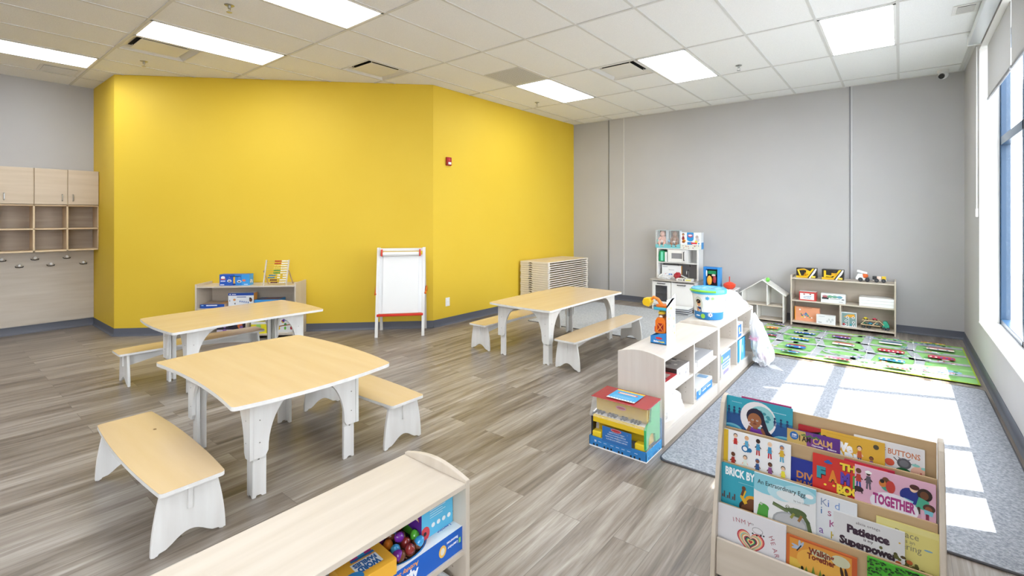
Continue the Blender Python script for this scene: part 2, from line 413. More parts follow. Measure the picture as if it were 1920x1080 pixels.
# ---- roller blinds
def blind(y0, y1, label, first=False):
    t = thing('roller_blind', label, 'window blind', (0.69, (y0+y1)/2, 2.68), group='roller blinds in the window')
    w = y1-y0; g = G(); g.box(-0.001, 0.001, -w/2+0.01, w/2-0.01, 0, 0.53); g.build('blind_fabric', FABRIC, t)
    g = G(); g.box(-0.008, 0.008, -w/2+0.01, w/2-0.01, -0.022, 0.004); g.build('bottom_bar', flat('blind_bar', '#8d8d8e', 0.4, 0.6), t, 0.003)
    g = G(); g.cyl((0, -w/2, 0.55), (0, w/2, 0.55), 0.03, 16); g.build('roller_tube', METAL, t, smooth=40)
    return t
blind(5.09, 6.30, 'grey roller blind in the window nearest the far corner')
blind(3.86, 5.07, 'second grey roller blind from the far corner')
blind(3.18, 3.84, 'narrow grey roller blind nearest the camera')
t = thing('blind_cassette', 'white metal blind headrail along the ceiling above the window', 'blind headrail', (0.59, 4.7, 3.215))
g = G(); g.prism([(-0.05, 0.0), (0.045, 0.0), (0.05, 0.02), (0.05, 0.1), (-0.02, 0.1), (-0.05, 0.07)], -1.55, 1.55, 'y'); g.build('housing', flat('silver_rail', '#cfd2d4', 0.3, 0.3), t, 0.004)
g = G(); g.box(-0.055, 0.055, 1.55, 1.565, -0.006, 0.105); g.build('end_cap', WHITEPAINT, t, 0.003)
g = G(); ox, oy, oz = 0.605, 4.7, 3.215
g.tube([(0.628-ox, 6.33-oy, 3.21-oz), (0.628-ox, 6.33-oy, 2.5-oz), (0.628-ox, 6.33-oy, 1.58-oz)], 0.0035, 6); g.build('pull_cord', WHITEPAINT, t)
g = G(); g.tube([(0.628-ox, 6.33-oy, 1.60-oz), (0.628-ox, 6.33-oy, 1.52-oz)], 0.009, 8); g.build('cord_weight', WHITEPAINT, t)

# ---- ceiling lights
def light(k, j):
    x = -1.236+0.61*k+0.305; y = 1.308+1.22*j+0.61
    t = thing('ceiling_light', LBL.get((k, j), 'flat white ceiling light panel behind the camera'), 'ceiling light', (x, y, CEIL), group='flat ceiling light panels')
    g = G(); a, b = 0.293, 0.598
    for q in ((-a, a, -b, -b+0.02), (-a, a, b-0.02, b), (-a, -a+0.02, -b, b), (a-0.02, a, -b, b)): g.box(q[0], q[1], q[2], q[3], -0.007, 0.001)
    g.build('frame', WHITEPAINT, t)
    g = G(); g.box(-a+0.018, a-0.018, -b+0.018, b-0.018, -0.006, -0.002); g.build('diffuser', LENS, t)
LBL = {(1, 3): 'bright rectangular ceiling light nearest the windows', (-2, 3): 'ceiling light beside the slotted air diffuser near the grey wall',
       (-5, 3): 'ceiling light beside the perforated return grille', (-5, 0): 'large bright ceiling light cut off by the top edge, above the yellow wall',
       (-8, 0): 'long ceiling light beside the leftmost slotted air diffuser', (-11, -1): 'ceiling light at the left edge above the wall cubbies'}
LIGHTS = [(1, 3), (-2, 3), (-5, 3), (-5, 0), (-8, 0), (-11, -1), (-2, 0), (1, 0), (-8, -3), (-5, -3), (-2, -3), (1, -3)]
for k, j in LIGHTS: light(k, j)
# ---- plaque diffusers (slotted)
BLACK = flat('duct_black', '#141414', 0.8)
DIFFM = flat('diffuser_white', '#e6e4e0', 0.45)
def diffuser(x0, y0, label):
    t = thing('air_diffuser', label, 'air vent', (x0+0.305, y0+0.305, CEIL), group='square plaque air diffusers')
    g = G(); a = 0.293; c = 0.222
    # sloped collar
    for s in range(4):
        M = Matrix.Rotation(s*PI/2, 4, 'Z'); g.T = M
        g.add([(-a, -a, -0.005), (a, -a, -0.005), (c, -c, 0.04), (-c, -c, 0.04)], [(0, 3, 2, 1)])
        g.box(-a, a, -a, -a+0.012, -0.007, 0.0)
    g.T = Matrix(); g.build('collar', DIFFM, t)
    g = G(); g.box(-0.27, 0.27, -0.27, 0.27, 0.041, 0.05); g.build('duct', BLACK, t)
    g = G(); g.box(-0.205, 0.205, -0.205, 0.205, 0.004, 0.010)
    g.build('plaque', DIFFM, t, 0.004)
    for q in ((-0.19, -0.19), (0.19, 0.19), (0.19, -0.19), (-0.19, 0.19)):
        g = G(); g.cyl((q[0], q[1], 0.01), (q[0], q[1], 0.041), 0.004, 6); g.build('bracket', DIFFM, t)
diffuser(-6.726, 1.308, 'square air diffuser beside the long light at the upper left')
diffuser(-5.506, 3.138, 'square air diffuser over the middle of the yellow wall')
diffuser(-3.066, 4.968, 'square air diffuser in the white ceiling nearest the windows')
# cut openings visually: diffusers sit below tiles, so raise recess by lowering collar
t = thing('return_grille', 'square perforated return air grille in the ceiling', 'air vent', (-3.981, 4.663, CEIL))
g = G(); g.box(-0.29, 0.29, -0.29, 0.29, -0.004, 0.0); g.build('plate', flat('grille_plate', '#d6d6d8', 0.6), t)
g = G()
for i in range(24):
    for j in range(24):
        x = -0.265+i*0.023; y = -0.265+j*0.023; r = 0.006; g.add([(x-r, y-r, -0.0045), (x-r, y+r, -0.0045), (x+r, y+r, -0.0045), (x+r, y-r, -0.0045)], [(0, 1, 2, 3)])
o = g.build('perforation', flat('grille_hole', '#98989c', 0.8), t); o['kind'] = 'stuff'
def register(x0, x1, y0, y1, label, nl, along='x'):
    t = thing('ceiling_register', label, 'air vent', ((x0+x1)/2, (y0+y1)/2, CEIL), group='louvred ceiling registers')
    a = (x1-x0)/2; b = (y1-y0)/2; g = G()
    g.box(-a-0.03, a+0.03, -b-0.03, b+0.03, -0.004, 0); g.build('frame', DIFFM, t, 0.002)
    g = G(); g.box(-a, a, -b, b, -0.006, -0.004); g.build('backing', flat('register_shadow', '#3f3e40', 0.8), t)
    g = G()
    for i in range(nl):
        if along == 'x':
            y = -b+(i+0.5)*2*b/nl; g.box(-a, a, y-0.25*2*b/nl, y+0.25*2*b/nl, -0.01, -0.006)
        else:
            x = -a+(i+0.5)*2*a/nl; g.box(x-0.25*2*a/nl, x+0.25*2*a/nl, -b, b, -0.01, -0.006)
    g.build('louvre', DIFFM, t)
register(-8.47, -8.16, 0.95, 1.24, 'small louvred register in the ceiling at the far left', 16, 'y')
register(0.40, 0.52, 5.40, 5.57, 'small louvred register in the ceiling beside the blind headrail', 9, 'x')
def sprinkler(x, y, label):
    t = thing('sprinkler_head', label, 'sprinkler', (x, y, CEIL), group='chrome ceiling sprinkler heads')
    g = G(); g.lathe([(0.0, -0.006), (0.03, -0.006), (0.038, 0)], 20); g.build('escutcheon', METAL, t, smooth=40)
    g = G(); g.lathe([(0.012, -0.03), (0.012, -0.006)], 12); g.tube([(0.012, 0, -0.03), (0.02, 0, -0.045), (0.004, 0, -0.058)], 0.002, 6); g.tube([(-0.012, 0, -0.03), (-0.02, 0, -0.045), (-0.004, 0, -0.058)], 0.002, 6)
    g.lathe([(0.004, -0.062), (0.022, -0.061), (0.022, -0.059), (0.004, -0.058)], 16); g.build('deflector', METAL, t, smooth=40)
sprinkler(-4.615, 1.633, 'chrome sprinkler near the top edge between two light panels')
sprinkler(-7.068, 1.626, 'chrome sprinkler above the left end of the yellow wall')
sprinkler(-4.603, 5.909, 'chrome sprinkler above the yellow wall beside the grey corner')
sprinkler(-1.55, 5.918, 'chrome sprinkler in the white ceiling near the window side')
# dome camera
t = thing('security_camera', 'white dome security camera at the ceiling in the far corner', 'security camera', (0.43, 7.62, CEIL))
g = G(); g.lathe([(0.05, -0.035), (0.058, -0.02), (0.06, 0)], 24); g.build('mount', WHITEPAINT, t, smooth=40)
g = G(); g.ball((0, -0.02, -0.06), 0.05, '#eeeeee', 20, 14); g.build('dome', PLASTIC, t, smooth=60)
g = G(); g.cyl((-0.015, -0.05, -0.075), (-0.022, -0.071, -0.088), 0.031, 20, '#0c0c0e'); g.build('lens', GLOSSY, t, smooth=40)

# fire alarm, outlet
t = thing('fire_alarm', 'small red fire alarm strobe on the yellow wall', 'fire alarm', (XY_, 4.546, 2.305))
g = G(); g.box(0, 0.03, -0.045, 0.045, -0.06, 0.06, '#a3191c'); g.build('housing', PLASTIC, t, 0.006)
g = G(); g.box(0.03, 0.045, -0.025, 0.025, -0.045, -0.01, '#f0eeee'); g.build('strobe', GLOSSY, t, 0.005)
g = G(); g.box(0.03, 0.034, -0.02, 0.02, 0.005, 0.045, '#c94344'); g.build('horn', PLASTIC, t, 0.002)
t = thing('wall_outlet', 'white double power outlet low on the yellow wall', 'outlet', (XY_, 4.537, 0.32))
g = G(); g.box(0, 0.006, -0.038, 0.038, -0.06, 0.06); g.build('cover_plate', WHITEPAINT, t, 0.002)
g = G(); g.box(0.006, 0.008, -0.017, 0.017, -0.042, -0.008, '#f6f6f6'); g.box(0.006, 0.008, -0.017, 0.017, 0.008, 0.042, '#f6f6f6'); g.build('socket', PLASTIC, t, 0.001)

# ================================================================ RUGS
def rounded(x0, x1, y0, y1, r, n=6):
    P = []
    for cx, cy, a in ((x1-r, y0+r, -PI/2), (x1-r, y1-r, 0), (x0+r, y1-r, PI/2), (x0+r, y0+r, PI)):
        for k in range(n+1): b = a+PI/2*k/n; P.append((cx+r*math.cos(b), cy+r*math.sin(b)))
    return P
t = thing('area_rug', 'large grey carpet rug in the sun below the windows', 'rug', (-0.31, 4.185, 0))
g = G(); g.prism(rounded(-0.9, 0.9, -1.395, 1.395, 0.05), 0.001, 0.010, 'z'); g.build('pile', RUG, t, 0.002)
g = G(); g.tube([(x, y, 0.006) for x, y in rounded(-0.9, 0.9, -1.395, 1.395, 0.05)], 0.006, 6, '#5d5d62', closed=True); g.build('binding', CLOTH, t, smooth=60)
t = thing('area_rug', 'pale grey rug under the far table, in front of the toy kitchen', 'rug', (-2.94, 6.345, 0))
g = G(); g.prism(rounded(-1.44, 1.44, -0.955, 0.955, 0.04), 0.001, 0.009, 'z'); g.build('pile', RUG2, t, 0.002)
g = G(); g.tube([(x, y, 0.0055) for x, y in rounded(-1.44, 1.44, -0.955, 0.955, 0.04)], 0.0055, 6, '#6a6a6e', closed=True); g.build('binding', CLOTH, t, smooth=60)

# play mat with roads
MW, MH = 2.08, 1.52
t = thing('play_mat', 'green road map play mat on the floor in the far corner', 'play mat', (-1.50, 5.70, 0))
g = G(); g.box(0, MW, 0, MH, 0.0125, 0.016, '#a8c437'); g.build('backing', CLOTH, t)
A = Art(Matrix.Translation((0, 0, 0.0161)), MW, MH, 0.00006)
A.clip(0.012, 0.012, MW-0.012, MH-0.012)
A.rect(0.012, 0.012, MW-0.012, MH-0.012, '#8abf74')
rnd = random.Random(3)
GR = ['#7db365', '#6fa85a', '#9fd089', '#62a460', '#a4cf94']
for _ in range(60): A.ell(rnd.uniform(0, MW), rnd.uniform(0, MH), rnd.uniform(.03, .12), rnd.uniform(.015, .05), rnd.choice(GR), 12)
ROAD = '#b1b4b9'
hs = [0.2, 0.62, 1.0, 1.36]; vsx = [0.28, 0.72, 1.2, 1.62]
for y in hs: A.line([(-.1, y+.02), (0.5, y), (1.1, y+.05), (1.6, y), (MW+.1, y+.04)], 0.085, ROAD)
for i, x in enumerate(vsx): A.line([(x, 0.0 if i % 2 else 0.2), (x+.05, 0.6), (x-.03, 1.0), (x, MH if i % 2 == 0 else 1.36)], 0.085, ROAD)
A.ell(1.0, 0.42, .2, .13, ROAD); A.ell(1.0, 0.42, .13, .075, '#8abf74')
A.ell(1.84, 0.3, .14, .07, '#8fb4cb'); A.ell(1.8, .27, .08, .04, '#9cc3da')
for y in hs:
    for k in range(28): A.rect(k*.076, y+.017, k*.076+.035, y+.022, '#e9ecee')
for x in vsx:
    for k in range(18): A.rect(x+.005, k*.085, x+.01, k*.085+.04, '#e9ecee')
    for y in hs:
        A.rect(x-.05, y-.004, x+.06, y+.004, '#f2f4f5'); A.rect(x, y-.05, x+.008, y+.05, '#f2f4f5')
def building(x, y, w, h, wall, roof):
    A.rect(x, y, x+w, y+h*.6, wall); A.poly([(x-.015, y+h*.6), (x+w+.015, y+h*.6), (x+w*.85, y+h), (x+w*.15, y+h)], roof)
    n = max(2, int(w/.04))
    for k in range(n): A.rect(x+.012+k*w/n, y+h*.18, x+.012+k*w/n+w/n*.45, y+h*.45, rnd.choice(['#dfeaf4', '#3d5fa8', '#fbf6e2']))
PAL = ['#a84a42', '#2d72b8', '#e8c52e', '#b52b4c', '#ffffff', '#3f8fc6', '#e07b39', '#7a4a9c', '#a33d22', '#e9e3d4']
spots = [(.06, .74, .2, .12), (.4, 1.1, .24, .12), (.42, .72, .2, .14), (.82, 1.12, .2, .14), (.86, .74, .22, .14), (.44, .30, .2, .16), (1.3, 1.12, .22, .12), (1.3, .72, .24, .14), (1.32, .32, .22, .14), (1.74, .72, .22, .14), (1.74, 1.12, .24, .12), (.86, .06, .24, .07), (1.4, .05, .16, .08), (.06, .32, .14, .14), (.06, 1.42, .16, .07), (1.7, 1.42, .22, .06), (.44, .05, .18, .08), (.06, 1.12, .14, .14)]
for (x, y, w, h) in spots: building(x, y, w, h, rnd.choice(PAL), rnd.choice(['#a8433c', '#8e4a3e', '#3d669a', '#b4586a', '#d6b85a', '#5a86a8', '#c8b8a8']))
for _ in range(34):
    x = rnd.uniform(.05, MW-.1); y = rnd.choice(hs)+rnd.choice([-.025, .03]); c = rnd.choice(PAL)
    A.rect(x, y-.014, x+.06, y+.012, c); A.rect(x+.015, y-.009, x+.045, y+.008, '#cfe0ec')
for _ in range(60):
    x = rnd.uniform(.05, MW-.05); y = rnd.uniform(.05, MH-.05); A.rect(x-.004, y-.02, x+.004, y, '#7b4a2a'); A.ell(x, y+.008, .02, .02, rnd.choice(['#3f9a48', '#2f8a4a', '#5bb04c']), 8)
for k in range(16): A.ell(1.15+k*.05, 1.27+.01*math.sin(k), .017, .017, '#4767a8' if k % 3 else '#33343a', 8)
for (x, y) in ((1.9, .12), (1.93, .5), (1.7, .06), (1.88, .62), (.3, .1)):
    A.poly([(x-.04, y), (x+.04, y), (x, y+.03)], '#9c2f2a'); A.rect(x-.012, y-.02, x+.012, y, '#ffffff')
A.build('printed_map', t, CLOTH)
# ================================================================ FURNITURE
def arc(cx, cy, rx, ry, a0, a1, n=10):
    return [(cx+rx*math.cos(a0+(a1-a0)*k/n), cy+ry*math.sin(a0+(a1-a0)*k/n)) for k in range(n+1)]
TT = 0.58
def round_corners(P, r, n=5):
    out = []; m = len(P)
    for i in range(m):
        a, b, c = Vector(P[i-1]), Vector(P[i]), Vector(P[(i+1) % m]); d1 = (a-b); d2 = (c-b)
        l1, l2 = d1.length, d2.length; d1.normalize(); d2.normalize()
        ang = math.acos(max(-1, min(1, d1.dot(d2))))
        if ang > 2.6: out.append((b.x, b.y)); continue
        q = min(r, l1*.45, l2*.45); p = b+d1*q; s = b+d2*q
        for k in range(n+1):
            t = k/n; v = p*(1-t)**2+b*2*t*(1-t)+s*t*t; out.append((v.x, v.y))
    return out
def table(loc, rz, L, W, label, lx, ly, bow=(0.035, 0.055, 0.055, 0.05), r=0.03):
    t = thing('table', label, 'table', loc, rz, 'low plywood tables')
    a, b = L/2, W/2; n = 14; P = []
    P += [(-a+2*a*k/n, -b+bow[0]*(1-(2*k/n-1)**2)) for k in range(n)]
    P += [(a+bow[2]*(1-(2*k/n-1)**2), -b+2*b*k/n) for k in range(n)]
    P += [(a-2*a*k/n, b+bow[1]*(1-(2*k/n-1)**2)) for k in range(n)]
    P += [(-a-bow[3]*(1-(2*k/n-1)**2), b-2*b*k/n) for k in range(n)]
    P = round_corners(P, r)
    g = G(); g.mi = 1; g.prism(P, TT-0.022, TT-0.0015, 'z'); g.mi = 0; g.prism(P, TT-0.0015, TT, 'z')
    g.build('tabletop', [LAMINATE, WHITEWOOD['x']], t, 0.0025)
    th = 0.019; zt = TT-0.0225; zb = 0.215
    for sx in (1, -1):
        for sy in (1, -1):
            g = G(); X = sx*lx; Y = sy*ly
            sp = [(0, zb), (0, zt), (0.255, zt), (0.255, zt-0.02)]+[(0.255-(0.255-0.075)*math.sin(u), zt-0.02-(zt-0.02-zb-0.03)*(1-math.cos(u))) for u in [PI/2*k/12 for k in range(1, 13)]]+[(0.07, zb+0.02), (0.06, zb)]
            pr = [(X-sx*u, z) for u, z in sp]; g.prism(pr, Y-sy*th, Y, 'y')
            pr = [(Y-sy*(u+th+0.0006), z) for u, z in sp]; g.prism(pr, X-sx*(th+0.003), X-sx*0.003, 'x')
            g.build('leg', [WHITEWOOD['z']], t, 0.002)
            g = G()
            u0, u1 = 0.022, 0.09
            for (aa, bb) in ((u0, 0.046), (0.056, u1)):
                g.prism([(X-sx*aa, 0.2), (X-sx*bb, 0.2), (X-sx*bb, 0.46), (X-sx*aa, 0.46)], Y-sy*(2*th+0.001), Y-sy*(th+0.001), 'y')
                g.prism([(Y-sy*aa, 0.2), (Y-sy*bb, 0.2), (Y-sy*bb, 0.46), (Y-sy*aa, 0.46)], X-sx*(2*th+0.001), X-sx*(th+0.001), 'x')
            for q in (0, 1):
                foot = [(u0, 0.2), (u1, 0.2), (u1, 0.0), (u1-0.02, 0.0), (u1-0.03, 0.01), (u0+0.02, 0.01), (u0+0.012, 0), (u0, 0)]
                if q == 0: g.prism([(X-sx*u, z) for u, z in foot], Y-sy*(2*th+0.001), Y-sy*(th+0.001), 'y')
                else: g.prism([(Y-sy*u, z) for u, z in foot], X-sx*(2*th+0.001), X-sx*(th+0.001), 'x')
            lo = g.build('leg_extension', [WHITEWOOD['z']], t, 0.0015)
            for q in (0.3, 0.42):
                g = G(); g.cyl((X-sx*0.05, Y+sy*0.0012, q), (X-sx*0.05, Y-sy*0.002, q), 0.003, 8, '#8d867f'); g.build('bolt', PLASTIC, t)
                g = G(); g.cyl((X+sx*0.0012, Y-sy*0.05, q), (X-sx*0.002, Y-sy*0.05, q), 0.003, 8, '#8d867f'); g.build('bolt', PLASTIC, t)
    return t
table((-3.235, 1.39, 0), 0, 1.22, 0.90, 'low maple topped table in front, with arched plywood legs', 0.468, 0.315, bow=(0.035, 0.05, 0.05, 0.045))
table((-5.17, 1.89, 0), PI/2, 1.25, 0.92, 'low table behind the front one, before the shelf on the yellow wall', 0.49, 0.315, bow=(0.03, 0.04, 0.03, 0.03), r=0.07)
table((-3.215, 4.565, 0), PI/2, 1.52, 0.84, 'long low table standing between two long benches', 0.69, 0.35, bow=(0.015, 0.03, 0.04, 0.02))

def bench(loc, rz, L, label, W=0.275, knot=False):
    t = thing('bench', label, 'bench', loc, rz, 'low plywood benches')
    H = 0.30; a, b = L/2, W/2-0.012; n = 12
    P = [(-a+2*a*k/n, -b-0.022*(1-(2*k/n-1)**2)) for k in range(n+1)]+[(a-2*a*k/n, b+0.022*(1-(2*k/n-1)**2)) for k in range(n+1)]
    P = round_corners(P, 0.02, 4)
    g = G(); g.mi = 1; g.prism(P, H-0.02, H-0.0015, 'z'); g.mi = 0; g.prism(P, H-0.0015, H, 'z')
    if knot: g.mi = 2; g.prism(arc(-0.245, 0.06, 0.012, 0.008, 0, 2*PI*0.93, 12), H, H+0.0002, 'z', '#7a5a2c')
    g.build('seat', [LAMINATE, WHITEWOOD['x'], PRINT], t, 0.0025)
    for s in (1, -1):
        x1 = s*(a-0.055); x0 = x1-s*0.019; th = []
        side = [(0.145-0.037*(k/10)**1.8, 0.004+(H-0.0245)*k/10) for k in range(11)]
        prof = side+[(-y, z) for y, z in side[::-1]]
        bot = [(-0.12, 0.004), (-0.115, 0.012), (-0.09, 0.016)]+[(-0.085+0.17*k/10, 0.016+0.048*math.sin(PI*k/10)) for k in range(1, 10)]+[(0.09, 0.016), (0.115, 0.012), (0.12, 0.004)]
        g = G(); g.prism(prof+bot, min(x0, x1), max(x0, x1), 'x')
        for y in (-0.132, 0.132): g.cyl((x1-s*0.01, y, 0), (x1-s*0.01, y, 0.004), 0.008, 10)
        g.build('end_panel', WHITEWOOD['z'], t, 0.002)
    g = G(); e = a-0.045
    pr = [(-e, H-0.021), (-e, 0.165), (-e+0.06, 0.165)]+[(-e+0.06+(2*e-0.12)*k/14, 0.165+0.062*math.sin(PI*k/14)) for k in range(1, 14)]+[(e-0.06, 0.165), (e, 0.165), (e, H-0.021)]
    g.prism(pr, -0.0095, 0.0095, 'y'); g.build('stretcher', WHITEWOOD['x'], t, 0.0015)
    return t
bench((-3.18, 0.777, 0), 0, 1.17, 'bench nearest the camera, with a small dark knot in the seat', knot=True)
bench((-3.20, 1.972, 0), 0, 1.17, 'short bench on the far side of the front table')
bench((-5.655, 1.70, 0), PI/2, 1.20, 'bench between the yellow wall and the table by the toy shelf')
bench((-2.655, 4.60, 0), PI/2, 1.52, 'long bench between the far table and the divider shelves')
bench((-3.86, 4.60, 0), PI/2, 1.52, 'long bench on the yellow wall side of the far table')

def side_panel(D, H, bulge, th, x0, x1, top_extra=0.0):
    n = 14; P = [(-D/2, 0), (D/2, 0), (D/2, H)]+[(D/2-D*k/n, H+bulge*math.sin(PI*k/n)) for k in range(1, n)]+[(-D/2, H)]
    g = G(); g.prism(P, x0, x1, 'x'); return g
def shelf_unit(loc, rz, L, D, H, label, shelves, kick=0.1, bulge=0.03, top=0.0, div=(), mat=None, holes=True, grp='open plywood toy shelves', name='toy_shelf', dp=None):
    """local x along length, front at -y"""
    mat = mat or PALE; th = 0.018
    t = thing(name, label, 'shelf', loc, rz, grp)
    def pegs(gg, x, s):
        if holes:
            for z in (0.18, 0.215, 0.25, 0.38, 0.415, 0.45):
                gg.add([(x+s*0.0006, -D/2+0.07+0.003*math.cos(q*PI/4), z+0.003*math.sin(q*PI/4)) for q in range(8)], [tuple(range(8)) if s > 0 else tuple(range(8))[::-1]], '#8d7a68', 1)
    for s in (-1, 1):
        x1 = s*L/2; x0 = x1-s*th; gg = side_panel(D, H, bulge, th, min(x0, x1), max(x0, x1)); pegs(gg, x0, -s); gg.build('side_panel', [mat['z'], PRINT], t, 0.003)
    zt = H-top
    g = G(); g.box(-L/2+th, L/2-th, -D/2+0.002, D/2, zt-th, zt); g.build('top_board', mat['x'], t, 0.0015)
    g = G(); g.box(-L/2+th, L/2-th, D/2-0.008, D/2-0.001, kick*0.3, zt-th); g.build('back_panel', mat['x'], t)
    bz = max(kick, 0.055)
    g = G(); g.box(-L/2+th, L/2-th, -D/2+0.004, D/2-0.008, bz-th, bz); g.build('bottom_board', mat['x'], t, 0.001)
    if kick > 0.06:
        g = G(); g.box(-L/2+th, L/2-th, -D/2+0.004, -D/2+0.02, 0.0, bz-th); g.build('kick_board', mat['x'], t, 0.001)
    for z in shelves:
        g = G(); g.box(-L/2+th, L/2-th, -D/2+0.012, D/2-0.008, z-th, z); g.build('shelf_board', mat['x'], t, 0.001)
    for x, z0, z1 in div:
        g = G(); g.box(x-th/2, x+th/2, -D/2+0.006, D/2-0.008, z0, z1); pegs(g, x-th/2, -1); pegs(g, x+th/2, 1); g.build('divider', [mat['z'], PRINT], t, 0.001)
    return t
RZ = PI/2   # local -y -> +X (front faces the windows), local x -> +Y
shelf_unit((-1.4175, 3.545, 0), RZ, 1.165, 0.345, 0.58, 'pale divider shelf nearest the camera, with the piano box at its end', [0.333], div=[(0.0, 0.1, 0.562)], top=0.006)
shelf_unit((-1.4175, 4.722, 0), RZ, 1.165, 0.345, 0.58, 'second pale divider shelf, carrying the bucket and the plastic wrap', [0.345], div=[(0.0, 0.1, 0.562)], top=0.006)
shelf_unit((-1.405, 0.605, 0), RZ, 1.17, 0.35, 0.58, 'birch shelf in the foreground holding acorn and word games', [0.333], top=0.008, mat=BIRCH)
shelf_unit((-0.642, 7.585, 0), 0, 1.205, 0.30, 0.70, 'birch shelf with toy trucks on top against the grey wall', [0.352], kick=0.04, bulge=0.0, top=0.035, div=[(0.0, 0.055, 0.334)], mat=BIRCH, holes=False)
# shelf against the slanted yellow wall
U = Vector((0.727, 0.687, 0)); NN = Vector((0.687, -0.727, 0)); RW = math.atan2(0.687, 0.727)
def wallpt(a, d, z=0): # a = distance left of the wall corner, d = distance from wall
    p = Vector((P0[0], P0[1], 0))-U*a+NN*d; return (p.x, p.y, z)
shelf_unit(wallpt(2.235, 0.18), RW, 1.175, 0.34, 0.69, 'birch shelf with the abacus on top against the yellow wall', [0.385], kick=0.04, bulge=0.0, top=0.03, div=[(0.0, 0.055, 0.367)], mat=BIRCH, holes=False)

# ---- cubby cabinet with hooks
CB = wood('cubby_birch', '#c3b098', '#cebca6', 'y', 0.4); CBE = flat('cubby_edge', '#d8bf9c', 0.45)
t = thing('cubby_cabinet', 'wall hung birch cubby cabinet with doors above open compartments', 'cabinet', (XL+0.006, 0.941, 1.07))
g = G(); D = 0.30; ya, yb = -0.606, 0.606; H = 1.072
g.box(0, D, ya, yb, 0, 0.02); g.box(0, D, ya, yb, H-0.02, H); g.box(0, D, ya, yb, 0.59, 0.61); g.box(0, D, ya, yb, 0.285, 0.303)
for k in range(5): y = ya+k*0.303; g.box(0, D, max(ya, y-0.009), min(yb, y+0.009), 0, H)
g.build('carcass', CBE, t, 0.002)
g = G(); g.box(0.002, 0.01, ya+0.01, yb-0.01, 0.01, H-0.01); g.build('back_panel', wood('cubby_back', '#a39280', '#b5a593', 'y', 0.45), t)
for k in range(4):
    y = ya+k*0.303
    g = G(); g.box(D+0.001, D+0.019, y+0.003, y+0.300, 0.614, H); d = g.build('door', CB, t, 0.002)
    hy = y+0.05 if k % 2 == 1 else y+0.252
    g = G(); g.tube([(D+0.019, hy, 0.66), (D+0.04, hy, 0.67), (D+0.04, hy, 0.735), (D+0.019, hy, 0.745)], 0.006, 8, '#6e6c66'); g.build('handle', METAL, d)
t = thing('hook_board', 'birch coat board with white tipped hooks below the cubbies', 'coat rack', (XL+0.006, 0.941, 0.11))
g = G(); g.box(0.0, 0.016, -0.606, 0.606, 0.0, 0.955); g.build('board', wood('hook_birch', '#bfb3a5', '#cac0b4', 'y', 0.45), t, 0.001)
for i, y in enumerate([0.392, 0.543, 0.695, 0.844, 0.98, 1.126, 1.277, 1.44]):
    z = (0.86, 0.775)[0 if i % 2 == 0 else 1]
    if i % 2 == 0: pass
    zz = 0.866 if i % 2 == 0 else 0.777
    g = G(); yy = y-0.943; g.mi = 0
    g.tube([(0.02, yy-0.035, zz-0.008), (0.05, yy-0.03, zz-0.016), (0.03, yy, zz-0.022), (0.05, yy+0.03, zz-0.016), (0.02, yy+0.035, zz-0.008)], 0.005, 6, '#232323')
    g.tube([(0.016, yy, zz), (0.05, yy, zz+0.005)], 0.007, 8, '#eeeeee'); g.ball((0.062, yy, zz+0.008), 0.018, '#f7f7f7')
    g.build('hook', PLASTIC, t, smooth=60)

# ---- easel
t = thing('easel', 'white double sided drawing easel with paper roll and red trim', 'easel', (-5.25, 3.85, 0), math.atan2(0.73, 0.68))
EW = 0.285; EH = 1.12
for s in (-1, 1):
    for f in (-1, 1):
        g = G(); y0 = f*0.205; y1 = f*0.018
        g.T = Matrix(); v = []
        for z, y in ((0.0, y0), (EH, y1)):
            for dx in (-0.018, 0.018):
                for dy in (-0.011, 0.011): v.append((s*EW+dx, y+dy, z))
        g.add(v, [(0, 2, 3, 1), (4, 5, 7, 6), (0, 1, 5, 4), (2, 6, 7, 3), (0, 4, 6, 2), (1, 3, 7, 5)])
        g.build('leg', WHITEWOOD['z'], t, 0.002)
def yf(z, off=0): return -(0.205-(0.205-0.018)*z/EH)-off
g = G()
for f in (-1, 1):
    z0, z1 = 0.29, 1.02; ya, yb_ = yf(z0, 0.0), yf(z1, 0.0)
    g.add([(-EW+0.018, -f*ya*-1*-1 if False else f*ya*-1, z0), (EW-0.018, f*ya*-1, z0), (EW-0.018, f*yb_*-1, z1), (-EW+0.018, f*yb_*-1, z1)], [(0, 1, 2, 3) if f == -1 else (0, 3, 2, 1)])
g.build('board', flat('whiteboard', '#e9e9e9', 0.18), t).modifiers.new('s', 'SOLIDIFY').thickness = 0.006
g = G(); g.box(-EW, EW, yf(0.27, 0.028), yf(0.27, -0.01), 0.255, 0.285, '#d8321f'); g.build('tray', PLASTIC, t, 0.006)
g = G(); g.box(-EW, EW, -0.02, 0.02, 1.075, 1.11); g.build('crossbar', WHITEWOOD['x'], t, 0.003)
g = G(); g.cyl((-0.225, yf(1.03, 0.03), 1.04), (0.225, yf(1.03, 0.03), 1.04), 0.028, 20); g.add([(-0.22, yf(1.02, 0.012), 1.03), (0.22, yf(1.02, 0.012), 1.03), (0.22, yf(0.29, 0.012), 0.29), (-0.22, yf(0.29, 0.012), 0.29)], [(0, 3, 2, 1)]); g.build('paper_roll', WHITEPAINT, t, smooth=40)
for s in (-1, 1):
    g = G(); g.box(s*0.238-0.009, s*0.238+0.009, yf(1.03, 0.06), yf(1.03, 0.0), 1.01, 1.10, '#d8321f'); g.build('roll_bracket', PLASTIC, t, 0.004)
    g = G(); g.tube([(s*(EW+0.024), -0.13, 0.53), (s*(EW+0.03), 0, 0.60), (s*(EW+0.024), 0.13, 0.53)], 0.014, 8, '#e06a20'); g.build('spreader', PLASTIC, t, smooth=60)

